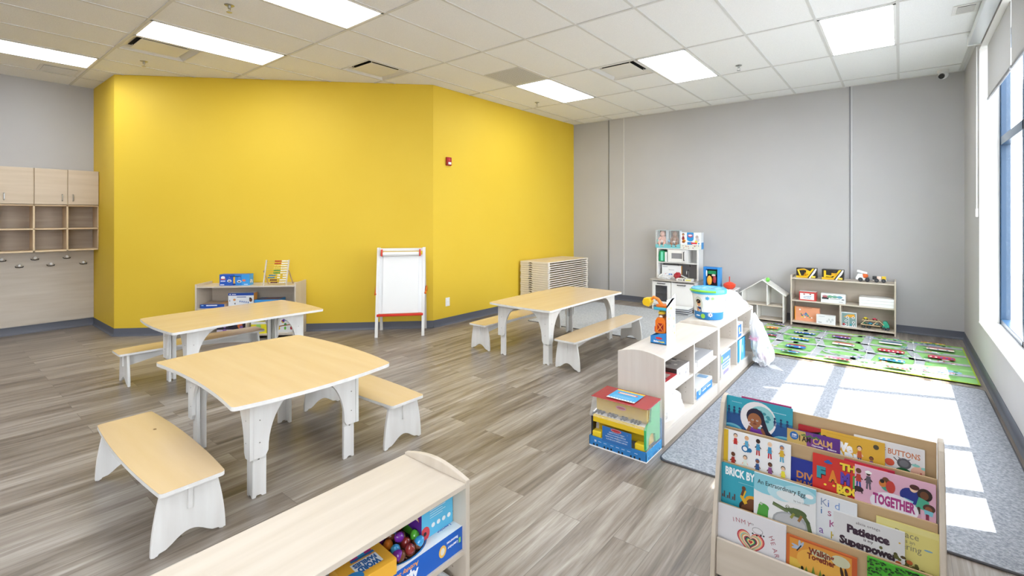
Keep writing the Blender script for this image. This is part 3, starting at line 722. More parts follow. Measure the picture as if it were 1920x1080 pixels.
# ---- stack of cots
CT = flat('cot_cap_tan', '#e6ddd0', 0.45); CF = noise_mat('cot_canvas', '#d9c49c', '#e2cea8', ns=80, rough=0.85)
def cot(z, label):
    t = thing('nap_cot', label, 'cot', (-4.80, 6.68, z), 0, 'stacked nap cots')
    for s in (-1, 1):
        g = G(); y = s*0.60
        pr = [(-0.29, 0), (-0.12, 0), (-0.10, 0.018), (-0.06, 0.018), (-0.03, 0.0), (0.29, 0), (0.29, 0.034), (-0.29, 0.034)]
        g.prism(pr, min(y, y-s*0.05), max(y, y-s*0.05), 'y'); g.build('end_cap', CT, t, 0.004)
        g = G(); g.box(s*0.281-0.007, s*0.281+0.007, -0.55, 0.55, 0.017, 0.033); g.build('rail', CT, t)
    g = G(); g.box(-0.273, 0.273, -0.55, 0.55, 0.029, 0.032); g.build('canvas', CF, t)
    return t
c0 = cot(0.0, 'nap cot at the bottom of the stack in the corner')
NC = 22
for k in range(1, NC): dup(c0, (-4.80+0.004*math.sin(k*2.1), 6.68, k*0.036), 0.004*math.sin(k*1.7), 'nap cot on top of the stack in the corner' if k == NC-1 else 'beige nap cot in the middle of the tall stack by the yellow wall')

# ---- toy kitchen
t = thing('toy_kitchen', 'white wooden toy kitchen with microwave and sink against the grey wall', 'toy kitchen', (-2.945, 7.75, 0))
KW = 0.358
WK = flat('kitchen_white', '#eceae7', 0.4); GK = flat('kitchen_grey', '#8f8e91', 0.5)
g = G()
for x in (-KW, KW-0.016): g.box(x, x+0.016, -0.40, 0, 0, 0.475)
g.box(-KW, KW, -0.01, 0, 0.05, 0.475); g.box(-KW, KW, -0.39, 0, 0.06, 0.075); g.box(-0.03, -0.015, -0.39, 0, 0.075, 0.475); g.box(-KW, -0.03, -0.38, 0, 0.265, 0.277)
g.build('base_cabinet', WK, t, 0.002)
g = G(); g.box(-KW-0.03, KW+0.02, -0.44, 0, 0.478, 0.498); g.build('countertop', flat('counter_grey', '#b6aea6', 0.4), t, 0.003)
g = G()
for a in ((-KW+0.02, -0.295, 0.09, 0.46), (-0.09, -0.03, 0.09, 0.46)): g.box(a[0], a[1], -0.418, -0.402, a[2], a[3])
g.box(-0.295, -0.09, -0.418, -0.402, 0.09, 0.14); g.box(-0.295, -0.09, -0.418, -0.402, 0.40, 0.46)
d = g.build('oven_door', WK, t, 0.002)
g = G(); g.box(-0.295, -0.09, -0.408, -0.406, 0.14, 0.40); g.build('door_window', clear_mat('oven_window', '#555559', 0.45, 0.1), d)
def handle(x, y, z, l, par, vert=False):
    g = G(); a = (0, 0, l/2) if vert else (l/2, 0, 0)
    p = [(x-a[0], y, z-a[2]), (x-a[0], y-0.02, z-a[2]), (x+a[0], y-0.02, z+a[2]), (x+a[0], y, z+a[2])]
    g.tube(p, 0.007, 8); g.build('handle', DARKMETAL, par, smooth=50)
handle(-0.19, -0.418, 0.435, 0.13, d)
g = G(); g.box(-0.022, KW-0.018, -0.418, -0.402, 0.09, 0.46); d = g.build('cupboard_door', WK, t, 0.003); handle(0.15, -0.418, 0.43, 0.13, d)
g = G()
for x in (-KW, KW-0.03): g.box(x, x+0.03, -0.22, 0, 0.498, 1.0)
g.box(-KW+0.03, KW-0.03, -0.22, 0, 0.985, 1.0); g.box(-KW+0.03, KW-0.03, -0.22, 0, 0.755, 0.77); g.box(-0.165, -0.15, -0.22, 0, 0.77, 0.985); g.box(0.16, 0.175, -0.22, 0, 0.77, 0.985)
g.build('upper_cabinet', WK, t, 0.002)
g = G(); g.box(-KW+0.03, KW-0.03, -0.012, 0, 0.498, 0.755); g.build('splashback', GK, t)
g = G(); g.box(-KW+0.03, KW-0.03, -0.012, 0, 0.77, 0.985); g.build('cabinet_back', flat('kitchen_back', '#d0cfcd', 0.5), t)
g = G(); g.box(-0.15, -0.09, -0.238, -0.222, 0.775, 0.98); g.box(0.09, 0.16, -0.238, -0.222, 0.775, 0.98); g.box(-0.09, 0.09, -0.238, -0.222, 0.775, 0.835); g.box(-0.09, 0.09, -0.238, -0.222, 0.925, 0.98)
d = g.build('microwave_door', WK, t, 0.002); g = G(); g.box(-0.09, 0.09, -0.23, -0.227, 0.835, 0.925); g.build('door_window', GK, d); handle(0.125, -0.238, 0.88, 0.14, d, True)
g = G(); g.box(0.02, 0.25, -0.36, -0.1, 0.4985, 0.5); g.build('sink', METAL, t, 0)
g = G(); g.tube([(0.14, -0.07, 0.498)]+[(0.14, -0.07-0.05*(1-math.cos(u)), 0.60+0.05*math.sin(u)) for u in [PI*k/8 for k in range(9)]]+[(0.14, -0.17, 0.58)], 0.009, 8); g.build('tap', METAL, t, smooth=60)
for x in (0.0, 0.2): g = G(); g.tube([(x, -0.18, 0.755), (x, -0.18, 0.72), (x, -0.165, 0.71), (x, -0.15, 0.72)], 0.003, 6); g.build('hanging_hook', DARKMETAL, t)

# ---- dollhouse
t = thing('dollhouse', 'open white wooden dollhouse on the floor beside the truck shelf', 'dollhouse', (-1.62, 7.44, 0))
DH = flat('dollhouse_birch', '#efece6', 0.5); a = 0.285; th = 0.012; dd = 0.27
g = G(); g.prism([(-a, 0.02), (a, 0.02), (a, 0.41), (0, 0.585), (-a, 0.41)], dd-0.008, dd, 'y'); g.build('back_panel', flat('dollhouse_back', '#e8e7e3', 0.5), t)
for nm, q, mt in (('side_wall', (-a, -a+th, 0, 0.41), DH), ('side_wall', (a-th, a, 0, 0.41), DH), ('floor_board', (-a+th, a-th, 0.02, 0.02+th), BIRCH['x']), ('floor_board', (-a+th, a-th, 0.225, 0.225+th), BIRCH['x']), ('partition', (0.06, 0.06+th, 0.237, 0.53), DH), ('partition', (-0.075, -0.075+th, 0.032, 0.225), DH)):
    g = G(); g.box(q[0], q[1], 0, dd-0.008, q[2], q[3]); g.build(nm, mt, t, 0.0015)
for s in (-1, 1):
    ln = Vector((a+0.03, -(0.585-0.395)*(a+0.03)/a)); ln2 = ln
    g = G(); g.prism([(0, 0.592), (s*ln.x, 0.592+ln.y), (s*ln.x, 0.605+ln.y), (0, 0.607)], -0.01, dd+0.005, 'y'); g.build('roof_panel', DH, t, 0.002)
g = G(); g.ball((0, 0, 0.03), 0.03, '#7ed957'); g.cyl((0, 0, 0), (0, 0, 0.01), 0.018, 12, '#5fbf4a')
o = g.build('toy_ball', PLASTIC, smooth=60); o.location = (-1.555, 7.5, 0.573); tag(o, 'small green ball on the dollhouse roof', 'ball')
# ================================================================ BOOK RACK AND BOOKS
RY = [2.01, 2.055, 2.10, 2.145, 2.19]; RZT = [0.175, 0.303, 0.46, 0.594, 0.705]; TILT = 0.06
t = thing('book_rack', 'tiered plywood book display rack full of picture books', 'book rack', (-0.255, 2.0, 0))
for s in (-1, 1):
    pr = [(-0.02, 0), (0.0, 0.18), (0.05, 0.40), (0.118, 0.655), (0.135, 0.70), (0.16, 0.722), (0.19, 0.725), (0.215, 0.71), (0.232, 0.67), (0.235, 0.0)]
    g = G(); x = s*0.371; g.prism(pr, x-0.009, x+0.009, 'x'); g.build('side_panel', BIRCH['z'], t, 0.004, seg=3)
TAN = {'x': wood('tan_divider', '#b79a72', '#c3a67e', 'x', 0.45)}
for k in range(5):
    y = RY[k]-2.0; z = RZT[k]; zb = 0.03 if k in (0, 4) else max(0.03, z-0.27)
    g = G(); yb = y-(z-zb)*TILT; w_ = 0.36; thk = 0.012 if k == 0 else 0.006
    v = [(x, yy+d, zz) for zz, yy in ((zb, yb), (z, y)) for d in (0, thk) for x in (-w_, w_)]
    g.add(v, [(0, 2, 3, 1), (4, 5, 7, 6), (0, 1, 5, 4), (2, 6, 7, 3), (0, 4, 6, 2), (1, 3, 7, 5)])
    g.build('front_panel' if k == 0 else ('back_panel' if k == 4 else 'pocket_divider'), BIRCH['x'] if k == 0 else TAN['x'], t, 0.0015)
for k in range(4):
    z = max(RZT[k]-0.131, 0.044); y = RY[k]-2.0-(RZT[k]-z)*TILT
    g = G(); g.box(-0.36, 0.36, y+(0.013 if k == 0 else 0.007), y+0.038, z-0.006, z-0.0005); g.build('pocket_floor', TAN['x'], t)

def kid(A, x, y, h, skin, hair, top, leg, arms=True):
    if arms: A.line([(x-.16*h, y+.42*h), (x, y+.62*h), (x+.16*h, y+.42*h)], .06*h, skin)
    A.line([(x-.05*h, y+.3*h), (x-.07*h, y)], .08*h, leg); A.line([(x+.05*h, y+.3*h), (x+.08*h, y)], .08*h, leg)
    A.poly([(x-.09*h, y+.66*h), (x+.09*h, y+.66*h), (x+.12*h, y+.28*h), (x-.12*h, y+.28*h)], top)
    A.ell(x, y+.83*h, .125*h, .135*h, hair, 14); A.ell(x, y+.80*h, .1*h, .11*h, skin, 14)
    A.ell(x-.035*h, y+.81*h, .012*h, .014*h, '#221a16', 8); A.ell(x+.035*h, y+.81*h, .012*h, .014*h, '#221a16', 8)
def book(x0, x1, k, m, ztop, h, label, cover, artf=None, spine=None, F=None, group='picture books on the display rack', th=0.0082):
    zf = max(RZT[k]-0.13, 0.045); h = max(h, ztop-zf) if h else ztop-zf
    h = ztop-zf
    yt = RY[k+1]-0.0035-(m+1)*0.009+(zf-RZT[k+1])*TILT
    t = thing('picture_book', label, 'book', (x0, yt, zf), rot=(-math.atan(TILT), 0, 0), group=group)
    w = x1-x0; g = G()
    g.box(0, w, 0, 0.0016, 0, h, cover); g.box(0, w, th-0.0016, th, 0, h, cover); g.box(0, 0.002, 0.0016, th-0.0016, 0, h, spine or cover)
    g.build('cover', PRINT, t, 0.0005)
    g = G(); g.box(0.002, w-0.003, 0.0017, th-0.0017, 0.003, h-0.003, '#f1ede4'); g.build('pages', PRINT, t)
    if artf:
        F = min(F or h, h); A = Art(face((0, -0.0002, h-F), (1, 0, 0), (0, 0, 1)), w, F, 0.00006); A.clip(0, 0, w, F); artf(A, w, F); A.build('cover_art', t)
    return t
SK = ['#8a5236', '#f0c8a8', '#3f2a22', '#c98d62', '#6b4028', '#e8b48c']
def a_moon(A, w, h):
    A.rect(0, 0, w, h, '#2f9fb4'); A.rect(0, 0, w, h*.62, '#1f6f9f')
    A.poly([(0, 0), (w, 0), (w, h*.5), (w*.8, h*.56), (w*.5, h*.52), (w*.2, h*.6), (0, h*.58)], '#1c4f8c')
    for c in ((.1, .22, .16, .12), (.9, .2, .18, .12), (.75, .12, .15, .1), (.25, .1, .2, .1)): A.ell(w*c[0], h*c[1], w*c[2], h*c[3], '#6fb9cf'); A.ell(w*c[0]-.004, h*c[1]-.008, w*c[2], h*c[3], '#3f97bb')
    A.ell(w*.5, h*.58, w*.27, w*.27, '#e9e4e6', 28); A.ell(w*.55, h*.6, w*.2, w*.2, '#8fc8cb', 24)
    for i in range(8): A.ell(w*.55+.03*math.cos(i*1.7), h*.64+.03*math.sin(i*2.3), .008, .006, '#3c8e9a')
    A.poly([(w*.42, h*.3), (w*.55, h*.3), (w*.8, h*.02), (w*.95, 0), (w*.5, 0)], '#1a1430'); A.ell(w*.46, h*.62, w*.135, w*.135, '#1a1430'); A.poly([(w*.55, h*.7), (w*.6, h*.6), (w*.66, h*.35), (w*.86, h*.05), (w*.7, 0), (w*.55, h*.3)], '#1a1430')
    A.poly([(w*.38, h*.36), (w*.56, h*.36), (w*.66, 0), (w*.3, 0)], '#6a2f93'); A.line([(w*.38, h*.36), (w*.3, h*.05)], .012, '#8a5236'); A.line([(w*.56, h*.36), (w*.66, h*.08)], .012, '#8a5236')
    A.poly([(w*.43, h*.4), (w*.5, h*.4), (w*.5, h*.33), (w*.43, h*.33)], '#8a5236')
    A.ell(w*.45, h*.535, w*.105, w*.115, '#9a5f3c'); A.ell(w*.42, h*.54, .004, .003, '#ffffff'); A.ell(w*.49, h*.54, .004, .003, '#ffffff'); A.ell(w*.42, h*.54, .002, .0025, '#1b120e'); A.ell(w*.49, h*.54, .002, .0025, '#1b120e'); A.ell(w*.455, h*.455, .008, .0025, '#6e2c22'); A.ell(w*.455, h*.5, .004, .005, '#85492c')
    A.ell(w*.37, h*.46, .0045, .0045, '#e9cfd4'); A.ell(w*.55, h*.44, .0045, .0045, '#e9cfd4')
    for i in range(3): kid(A, w*(.05+.085*i), h*.58, h*.2, '#1d3a66', '#1d2f55', '#1d3a66', '#1d3a66'); kid(A, w*(.75+.09*i), h*.52, h*.2, '#1d3a66', '#1d2f55', '#1d3a66', '#1d3a66')
    for i in range(10): A.rect(w*(.1+i*.016), h*.885, w*(.11+i*.016), h*.895, '#cfeaf0'); A.rect(w*(.72+i*.02), h*.83, w*(.732+i*.02), h*.845, '#cfeaf0')
    A.rect(0, 0, .006, h, '#2a8aa6')
def a_calm(A, w, h):
    A.rect(0, 0, w, h, '#5b2a86'); A.poly([(0, 0), (w*.42, 0), (w*.36, h), (0, h)], '#c9ab62'); A.poly([(w*.42, 0), (w*.6, 0), (w*.5, h), (w*.36, h)], '#7c3d86')
    A.ell(w*.14, h*.8, .016, .016, '#2367ad'); A.text('OM', w*.14, h*.8, .008, '#ffffff', align='c', bold=.04); A.text('Calm', w*.14, h*.74, .006, '#ffffff', align='c')
    A.text('I AM', w*.24, h*.68, .022, '#2a1d1a', bold=.03, w=w*.22); A.text('CALM', w*.5, h*.68, .024, '#d9a86a', bold=.03, w=w*.36)
    A.text('Opposites', w*.48, h*.6, .007, '#f4eefa', bold=.02); A.text('Balance', w*.78, h*.6, .007, '#f4eefa', bold=.02)
    for i in range(9): A.ell(w*.3+i*.007, h*.88+.003*math.sin(i*2), .005, .003, '#4d7a3c')
    A.ell(w*.7, h*.2, .05, .04, '#3c1f6c')
def a_black(A, w, h): A.rect(0, 0, w, h, '#1c1a1e'); A.poly([(0, h*.72), (0, h), (w*.65, h)], '#b4222b'); A.ell(w*.5, h*.8, .02, .014, '#3f8a3b'); A.ell(w*.6, h*.76, .014, .012, '#2d6b34')
def a_we(A, w, h):
    A.rect(0, 0, w, h, '#dfae35'); A.text('We', w*.22, h*.62, .036, '#ffffff', w=w*.3, bold=.09); A.text('ARE', w*.2, h*.40, .036, '#eef4f8', w=w*.46, bold=.09); 
    for x in (.25, .42, .6): A.rect(w*x-.008, h*.4, w*x+.008, h*.5, '#2f78b8')
    kid(A, w*.62, h*.42, h*.42, SK[1], '#2b1b15', '#c9622e', '#3b4f77'); kid(A, w*.06, h*.4, h*.5, SK[2], '#1c1210', '#2b78ad', '#3b4f77'); kid(A, w*.8, h*.3, h*.36, SK[0], '#3a2418', '#7a4a9c', '#3b4f77')
    A.ell(w*.87, h*.88, .009, .009, '#4d4530')
    for i in range(24): A.rect(w*(.1+i*.022), h*.955, w*(.113+i*.022), h*.96, '#8a6a2a')
def a_buttons(A, w, h):
    A.rect(0, 0, w, h, '#e5e3e4'); A.text('OF BUTTONS', w*.34, h*.74, .02, '#c9774a', w=w*.6, bold=.02)
    A.ell(w*.72, h*.58, .021, .019, '#56565c'); A.ell(w*.72, h*.58, .014, .012, '#717178'); A.line([(w*.62, h*.62), (w*.58, h*.68)], .003, '#333'+'333'); A.line([(w*.82, h*.6), (w*.88, h*.63)], .003, '#333333')
    A.poly([(w*.66, h*.66), (w*.63, h*.72), (w*.7, h*.68)], '#777780'); A.poly([(w*.78, h*.66), (w*.82, h*.72), (w*.75, h*.68)], '#777780')
    A.ell(w*.52, h*.54, .015, .013, '#d9573a'); A.ell(w*.4, h*.46, .013, .014, '#7c2230'); A.ell(w*.71, h*.37, .024, .016, '#24603a'); A.ell(w*.93, h*.44, .026, .022, '#eab9a4'); A.text('x', w*.93, h*.42, .008, '#b8302c', bold=.05)
    A.ell(w*.88, h*.6, .012, .005, '#8fd0c8'); A.ell(w*1.0, h*.56, .012, .005, '#8fd0c8'); A.line([(w*.93, h*.33), (w*.9, h*.28)], .003, '#3a2a2a')
def a_kids(A, w, h):
    A.rect(0, 0, w, h, '#efeeee'); A.rect(0, 0, w*.075, h, '#e0b92f'); A.rect(w*.075, 0, w*.08, h, '#c9c6bd')
    c = [(SK[1], '#3a2a24', '#c4302e', '#e9e9ef'), (SK[5], '#d9a05c', '#5aa5c9', '#3a78b0'), (SK[2], '#1c1412', '#3d8fb8', '#b82c2c'), (SK[1], '#e8cba0', '#3f93bf', '#c62f3c'), (SK[3], '#2f78ad', '#d8b030', '#58a8c6')]
    for i in range(5): kid(A, w*(.19+.172*i), h*.57, h*.40, *c[i])
    A.ell(w*.34, h*.64, .014, .014, '#1f6fa5'); A.ell(w*.34, h*.64, .009, .009, '#efeeee'); A.ell(w*.41, h*.63, .009, .009, '#1f6fa5')
    c = [(SK[4], '#5a2a1c', '#a8342a', '#d9923c'), (SK[1], '#2a2320', '#dfe8dd', '#8aa39a'), (SK[0], '#2f6fae', '#274f86', '#274f86'), (SK[4], '#2a1a18', '#8a4a86', '#d8b030'), (SK[1], '#3f3a2c', '#e6d93c', '#3a7d48')]
    for i in range(5): kid(A, w*(.16+.185*i), h*.1, h*.40, *c[i])
def a_div(A, w, h): A.rect(0, 0, w, h, '#1f3190'); A.text('DIVERSITY', w*.36, h*.55, .027, '#d08a4a', bold=.03); A.text('MAKES', w*.36, h*.38, .02, '#b97a4c', bold=.02)
def a_fam(A, w, h):
    A.rect(0, 0, w, h, '#cf3028'); A.text('THE', w*.38, h*.82, .027, '#f2d43c', bold=.06, w=w*.3, outline='#25160f')
    for i, (ch, c) in enumerate(zip('FAMILY', ['#2f93a0', '#e2862c', '#5a3fa8', '#4fa04a', '#e2c52c', '#d9569a'])): A.text(ch, w*(.06+.165*i), h*(.56-.02*(i % 2)), .045, c, w=w*.125, bold=.07, outline='#25160f')
    A.text('BOOK', w*.34, h*.36, .034, '#f2d43c', w=w*.44, bold=.06, outline='#25160f'); A.ell(w*.22, h*.89, .014, .005, '#2b5fae'); A.ell(w*.22, h*.91, .007, .006, '#2b5fae')
    A.ell(w*.18, h*.44, .005, .004, '#f2d43c'); A.ell(w*.3, h*.46, .005, .004, '#f2d43c')
    A.ell(w*.42, h*.3, .018, .014, '#f0d64a'); A.ell(w*.42, h*.3, .013, .009, '#3a2a18'); A.ell(w*.7, h*.28, .03, .022, '#1f3a7a'); A.ell(w*.7, h*.31, .012, .012, '#d96f2c')
def a_plain(c):
    def f(A, w, h): A.rect(0, 0, w, h, c); A.rect(w*.1, h*.4, w*.9, h*.9, c)
    return f
def a_tog(A, w, h):
    A.rect(0, 0, w, h, '#e0b0c6')
    def person(x, y, hh, skin, hair, top, leg): kid(A, x, y, hh, skin, hair, top, leg, True)
    person(w*.05, h*.5, h*.46, SK[4], '#6b3a26', '#b8382f', '#2b4fa0'); person(w*.18, h*.52, h*.44, SK[2], '#f3f1f0', '#58505c', '#5a5260'); A.ell(w*.18, h*.9, .011, .005, '#f6f4f2')
    A.ell(w*.42, h*.72, .02, .022, '#3f9f86'); A.ell(w*.4, h*.82, .011, .012, SK[4]); A.ell(w*.36, h*.74, .011, .013, '#d07a34'); A.ell(w*.46, h*.7, .014, .022, '#c43c34'); A.ell(w*.355, h*.79, .007, .007, '#2a1a16')
    A.ell(w*.7, h*.62, .03, .028, '#1f2f86'); A.ell(w*.74, h*.8, .011, .012, SK[1]); A.ell(w*.75, h*.84, .014, .009, '#4a2320'); A.poly([(w*.62, h*.56), (w*.74, h*.52), (w*.7, h*.36), (w*.64, h*.4)], '#8fc8da')
    A.ell(w*.87, h*.73, .021, .021, '#2c1a1a'); A.ell(w*.865, h*.715, .012, .014, SK[4]); A.poly([(w*.8, h*.66), (w*.92, h*.6), (w*.92, h*.38), (w*.76, h*.42)], '#4aa88a'); A.line([(w*.8, h*.42), (w*.8, h*.3)], .008, SK[2])
    A.ell(w*.92, h*.46, .017, .014, '#4a2a22'); A.ell(w*.915, h*.44, .01, .009, SK[0]); A.poly([(w*.86, h*.42), (w*.97, h*.4), (w*.96, h*.3), (w*.87, h*.31)], '#7ec4d6'); A.line([(w*.9, h*.31), (w*.9, h*.22)], .009, '#8a2f4c')
    A.ell(w*.5, h*.30, w*.3, h*.27, '#e9e2ec', 28); A.text('TOGETHER', w*.5, h*.26, .037, '#a9357f', w=w*.52, bold=.05, align='c')
    A.ell(w*.05, h*.46, .016, .01, '#3a2228'); A.line([(w*.02, h*.46), (w*.01, h*.38)], .004, '#3a2228'); A.line([(w*.08, h*.46), (w*.1, h*.38)], .004, '#3a2228')
def a_brick(A, w, h):
    A.rect(0, 0, w, h, '#35a0b4'); A.rect(0, 0, .006, h, '#2b8ca0'); A.text('BRICK BY BRICK', w*.07, h*.79, .034, '#f4f6f6', w=w*.86, bold=.04)
    for i in range(14): A.rect(w*(.3+i*.02), h*.69, w*(.312+i*.02), h*.698, '#b9dfe6')
    A.ell(w*.44, h*.22, .03, .03, '#3a2018'); A.ell(w*.44, h*.19, .022, .022, SK[4]); A.ell(w*.55, h*.4, .032, .02, '#d9a02c'); A.ell(w*.54, h*.33, .024, .022, SK[4]); A.line([(w*.4, h*.55), (w*.36, h*.42), (w*.42, h*.32)], .014, '#e0b02c'); A.line([(w*.39, h*.58), (w*.36, h*.46)], .01, SK[4]); A.ell(w*.39, h*.6, .008, .009, SK[4])
    for i in range(8): A.rect(w*.02+i*.007, h*.3, w*.02+i*.007+.005, h*(.36+.08*math.sin(i*2.1)), '#5a4038')
def a_egg(A, w, h):
    A.rect(0, 0, w, h, '#e6e6e6'); A.rect(0, h*.78, w, h, '#86c6d4'); A.ell(w*.2, h*.8, .07, .035, '#86c6d4'); A.ell(w*.75, h*.82, .06, .03, '#a8d4de'); A.ell(w*.45, h*.74, .05, .03, '#b9dce4'); A.ell(w*.6, h*.72, .05, .02, '#dfe5e6')
    A.text('An Extraordinary Egg', w*.06, h*.80, .017, '#26323a', w=w*.78, bold=.01); A.ell(w*.9, h*.84, .014, .008, '#f7f4f4'); A.text('by Leo Lionni', w*.66, h*.66, .007, '#555a5e', w=w*.24)
    A.ell(w*.62, h*.2, .068, .045, '#a3a5a8'); A.ell(w*.6, h*.22, .055, .033, '#b9babc')
    A.ell(w*.17, h*.36, .02, .014, '#4c9a3c'); A.poly([(w*.08, h*.34), (w*.25, h*.34), (w*.24, h*.14), (w*.05, h*.14)], '#4c9a3c'); A.ell(w*.13, h*.41, .006, .006, '#4c9a3c'); A.ell(w*.13, h*.41, .004, .004, '#f6f6f0'); A.ell(w*.133, h*.41, .002, .002, '#111111')
    A.line([(w*.34, h*.50), (w*.52, h*.45), (w*.66, h*.5), (w*.8, h*.46), (w*.88, h*.34), (w*.92, h*.16), (w*.99, h*.05)], .014, '#54663f'); A.ell(w*.72, h*.46, .032, .016, '#54663f'); A.line([(w*.34, h*.49), (w*.56, h*.43)], .008, '#6b7b50'); A.ell(w*.56, h*.52, .007, .007, '#54663f'); A.ell(w*.56, h*.525, .004, .004, '#ffffff'); A.ell(w*.562, h*.525, .002, .002, '#111111')
    A.line([(w*.66, h*.42), (w*.62, h*.34)], .009, '#8a8a3c'); A.line([(w*.78, h*.42), (w*.74, h*.32)], .009, '#9a6f3c')
def a_kid(A, w, h):
    A.rect(0, 0, w, h, '#dfe2e6')
    for s_, x, y, cs in (('Kid', .52, .8, ['#8a9bb8', '#3f6fc0', '#7a9ad0']), ('is', .52, .64, ['#2f6fa8', '#a3426c']), ('Kid', .64, .44, ['#a3427c', '#5aa860', '#c9a030']), ('a', .5, .28, ['#7a4aa0']), ('Kid', .66, .24, ['#c9b030', '#3f8fb8', '#c0504a'])):
        for i, ch in enumerate(s_): A.text(ch, w*x+i*.023, h*y, .026, cs[i % len(cs)])
def a_pat(A, w, h):
    A.rect(0, 0, w, h, '#d9d8d8'); A.text('alicia ortega', w*.33, h*.86, .009, '#4a4048', w=w*.34); A.text('Patience', w*.2, h*.63, .03, '#3a2636', w=w*.6, bold=.06); A.text('is my', w*.44, h*.54, .01, '#4a3a46', bold=.02); A.text('Superpower', w*.09, h*.34, .03, '#33202f', w=w*.82, bold=.06)
    A.ell(w*.5, h*.17, .016, .018, '#b3352c'); A.ell(w*.5, h*.13, .016, .012, '#7a2a1e')
    A.ell(w*.9, h*.12, .015, .008, '#c9a24a')
    for q in ((.08, .3), (.93, .75), (.2, .28), (.85, .3)): A.ell(w*q[0], h*q[1], .003, .003, '#d0a94a')
def a_peace(A, w, h):
    A.rect(0, 0, w, h, '#dcd07f'); A.rect(0, h*.9, w, h, '#e0d68e'); A.text('Peace', w*.3, h*.78, .021, '#7a7560', w=w*.36); A.text('is an', w*.44, h*.69, .012, '#7a7560'); A.text('Offering', w*.2, h*.57, .021, '#857f68', w=w*.5); A.ell(w*.8, h*.66, .012, .003, '#7fa8c0')
    r = random.Random(5)
    for i in range(170):
        x = r.uniform(0, w*1.0); top = h*(.52-.5*(x/w-.25)**2*1.0-.15*(x/w)); y = r.uniform(0, max(.01, top)); A.ell(x, y, r.uniform(.005, .01), r.uniform(.004, .008), r.choice(['#4a4a24', '#5c5a2c', '#3a3a1e', '#6b6434', '#50401f']), 7)
    for x, y in ((.35, .3), (.52, .38), (.72, .2), (.6, .12)): A.ell(w*x, h*y, .009, .007, '#b35a2c')
def a_heart(A, w, h):
    A.rect(0, 0, w, h, '#dcd9dc')
    def heart(s, c, cx=w*.5, cy=h*.42):
        P = []
        for k in range(40):
            u = 2*PI*k/40; P.append((cx+s*16*math.sin(u)**3, cy+s*(13*math.cos(u)-5*math.cos(2*u)-2*math.cos(3*u)-math.cos(4*u))))
        A.poly(P, c)
    for i, c in enumerate(['#b8323c', '#e0807a', '#e6c58a', '#8fb8b0', '#d9a05c', '#e9e0c8', '#b0464a', '#2f3f4a', '#5a9a6c', '#e6d08a', '#b8323c']): heart(.0033-.00028*i, c)
    for ch, x, y, r_ in (('I', .24, .72, .15), ('N', .28, .735, .12), ('M', .36, .74, .05), ('Y', .44, .735, -.1)): A.text(ch, w*x, h*y, .017, '#b06a72', rot=r_)
    for i, ch in enumerate('HEART'): A.text(ch, w*(.76+.025*i+.006*(i > 2)), h*(.66-.1*i), .017, '#b06a72', rot=-.95-.12*i)
    A.ell(w*.6, h*.7, .02, .012, '#55504f'); A.ell(w*.6, h*.7, .0188, .0108, '#dcd9dc'); A.ell(w*.52, h*.8, .006, .003, '#55504f'); A.ell(w*.52, h*.8, .005, .002, '#dcd9dc')
    for x in (.53, .59, .65, .69): A.ell(w*x, h*(.62+.02*math.sin(x*30)), .0035, .003, '#222222')
def a_walk(A, w, h):
    A.rect(0, 0, w, h, '#d8923a'); A.rect(0, 0, w, h*.5, '#d9b54a'); A.ell(w*.5, h*.55, .08, .05, '#e0a848'); A.ell(w*.5, h*.8, .035, .014, '#bcc0a0'); A.ell(w*.78, h*.8, .03, .02, '#c9c8a8')
    A.rect(0, h*.96, w, h, '#c0582c'); A.rect(w*.93, 0, w, h, '#c0582c'); A.rect(0, 0, w*.05, h, '#c8672e')
    A.text('Walking', w*.33, h*.75, .022, '#7a2c1c', w=w*.36, bold=.04); A.text('Together', w*.31, h*.62, .022, '#7a2c1c', w=w*.4, bold=.04)
    for a in (.5, 1.0, 2.3, 2.8): A.ell(w*.2+.014*math.cos(a+.6), h*.78+.014*math.sin(a+.6), .015, .0045, '#a8b4c8', rot=a+.6)
    A.line([(w*.16, h*.7), (w*.22, h*.84)], .004, '#26303a')
    for x, hh in ((.2, .3), (.3, .36), (.4, .42), (.5, .4), (.6, .34), (.7, .3)): A.poly([(w*x-.02, 0), (w*x+.02, 0), (w*x, h*hh)], '#8a9a3a'); A.poly([(w*x-.013, h*.1), (w*x+.013, h*.1), (w*x, h*(hh+.06))], '#6f8a36')
    for x in (.86, .8): A.ell(w*x, h*.56, .005, .022, '#3a2418', rot=.2)
    for x in (.24, .55, .62): A.ell(w*x, h*.34, .005, .008, '#222018')
def a_green(A, w, h):
    A.rect(0, 0, w, h, '#4fb332'); r = random.Random(9)
    for i in range(150):
        x = r.uniform(0, w); y = h-r.uniform(0, .02+.035*(1-x/w)+.01*math.sin(x*80)); A.ell(x, y, .004, .003, r.choice(['#1f3f1a', '#2c5a24', '#376b2c', '#1a3316']), 7)
FH = dict(a_moon=.175, a_calm=.12, a_we=.16, a_buttons=.15, a_kids=.17, a_div=.16, a_fam=.19, a_tog=.155, a_brick=.20, a_egg=.20, a_kid=.20, a_pat=.16, a_peace=.19, a_heart=.19, a_walk=.16, a_black=.12)
def B(x0, x1, k, m, zt, lab, cov, art, sp=None): return book(x0, x1, k, m, zt, 0, lab, cov, art, sp, FH.get(art.__name__ if art else '', None))
B(-0.559, -0.361, 3, 0, 0.7265, 'book with a magenta edge behind the teal girl and moon book', '#a8346a', None)
B(-0.621, -0.355, 3, 1, 0.722, 'teal book with a long haired girl in purple before a white moon', '#2f9fb4', a_moon)
B(-0.335, -0.150, 3, 0, 0.664, 'black and red book whose corner shows behind the purple and gold book', '#b4222b', a_black)
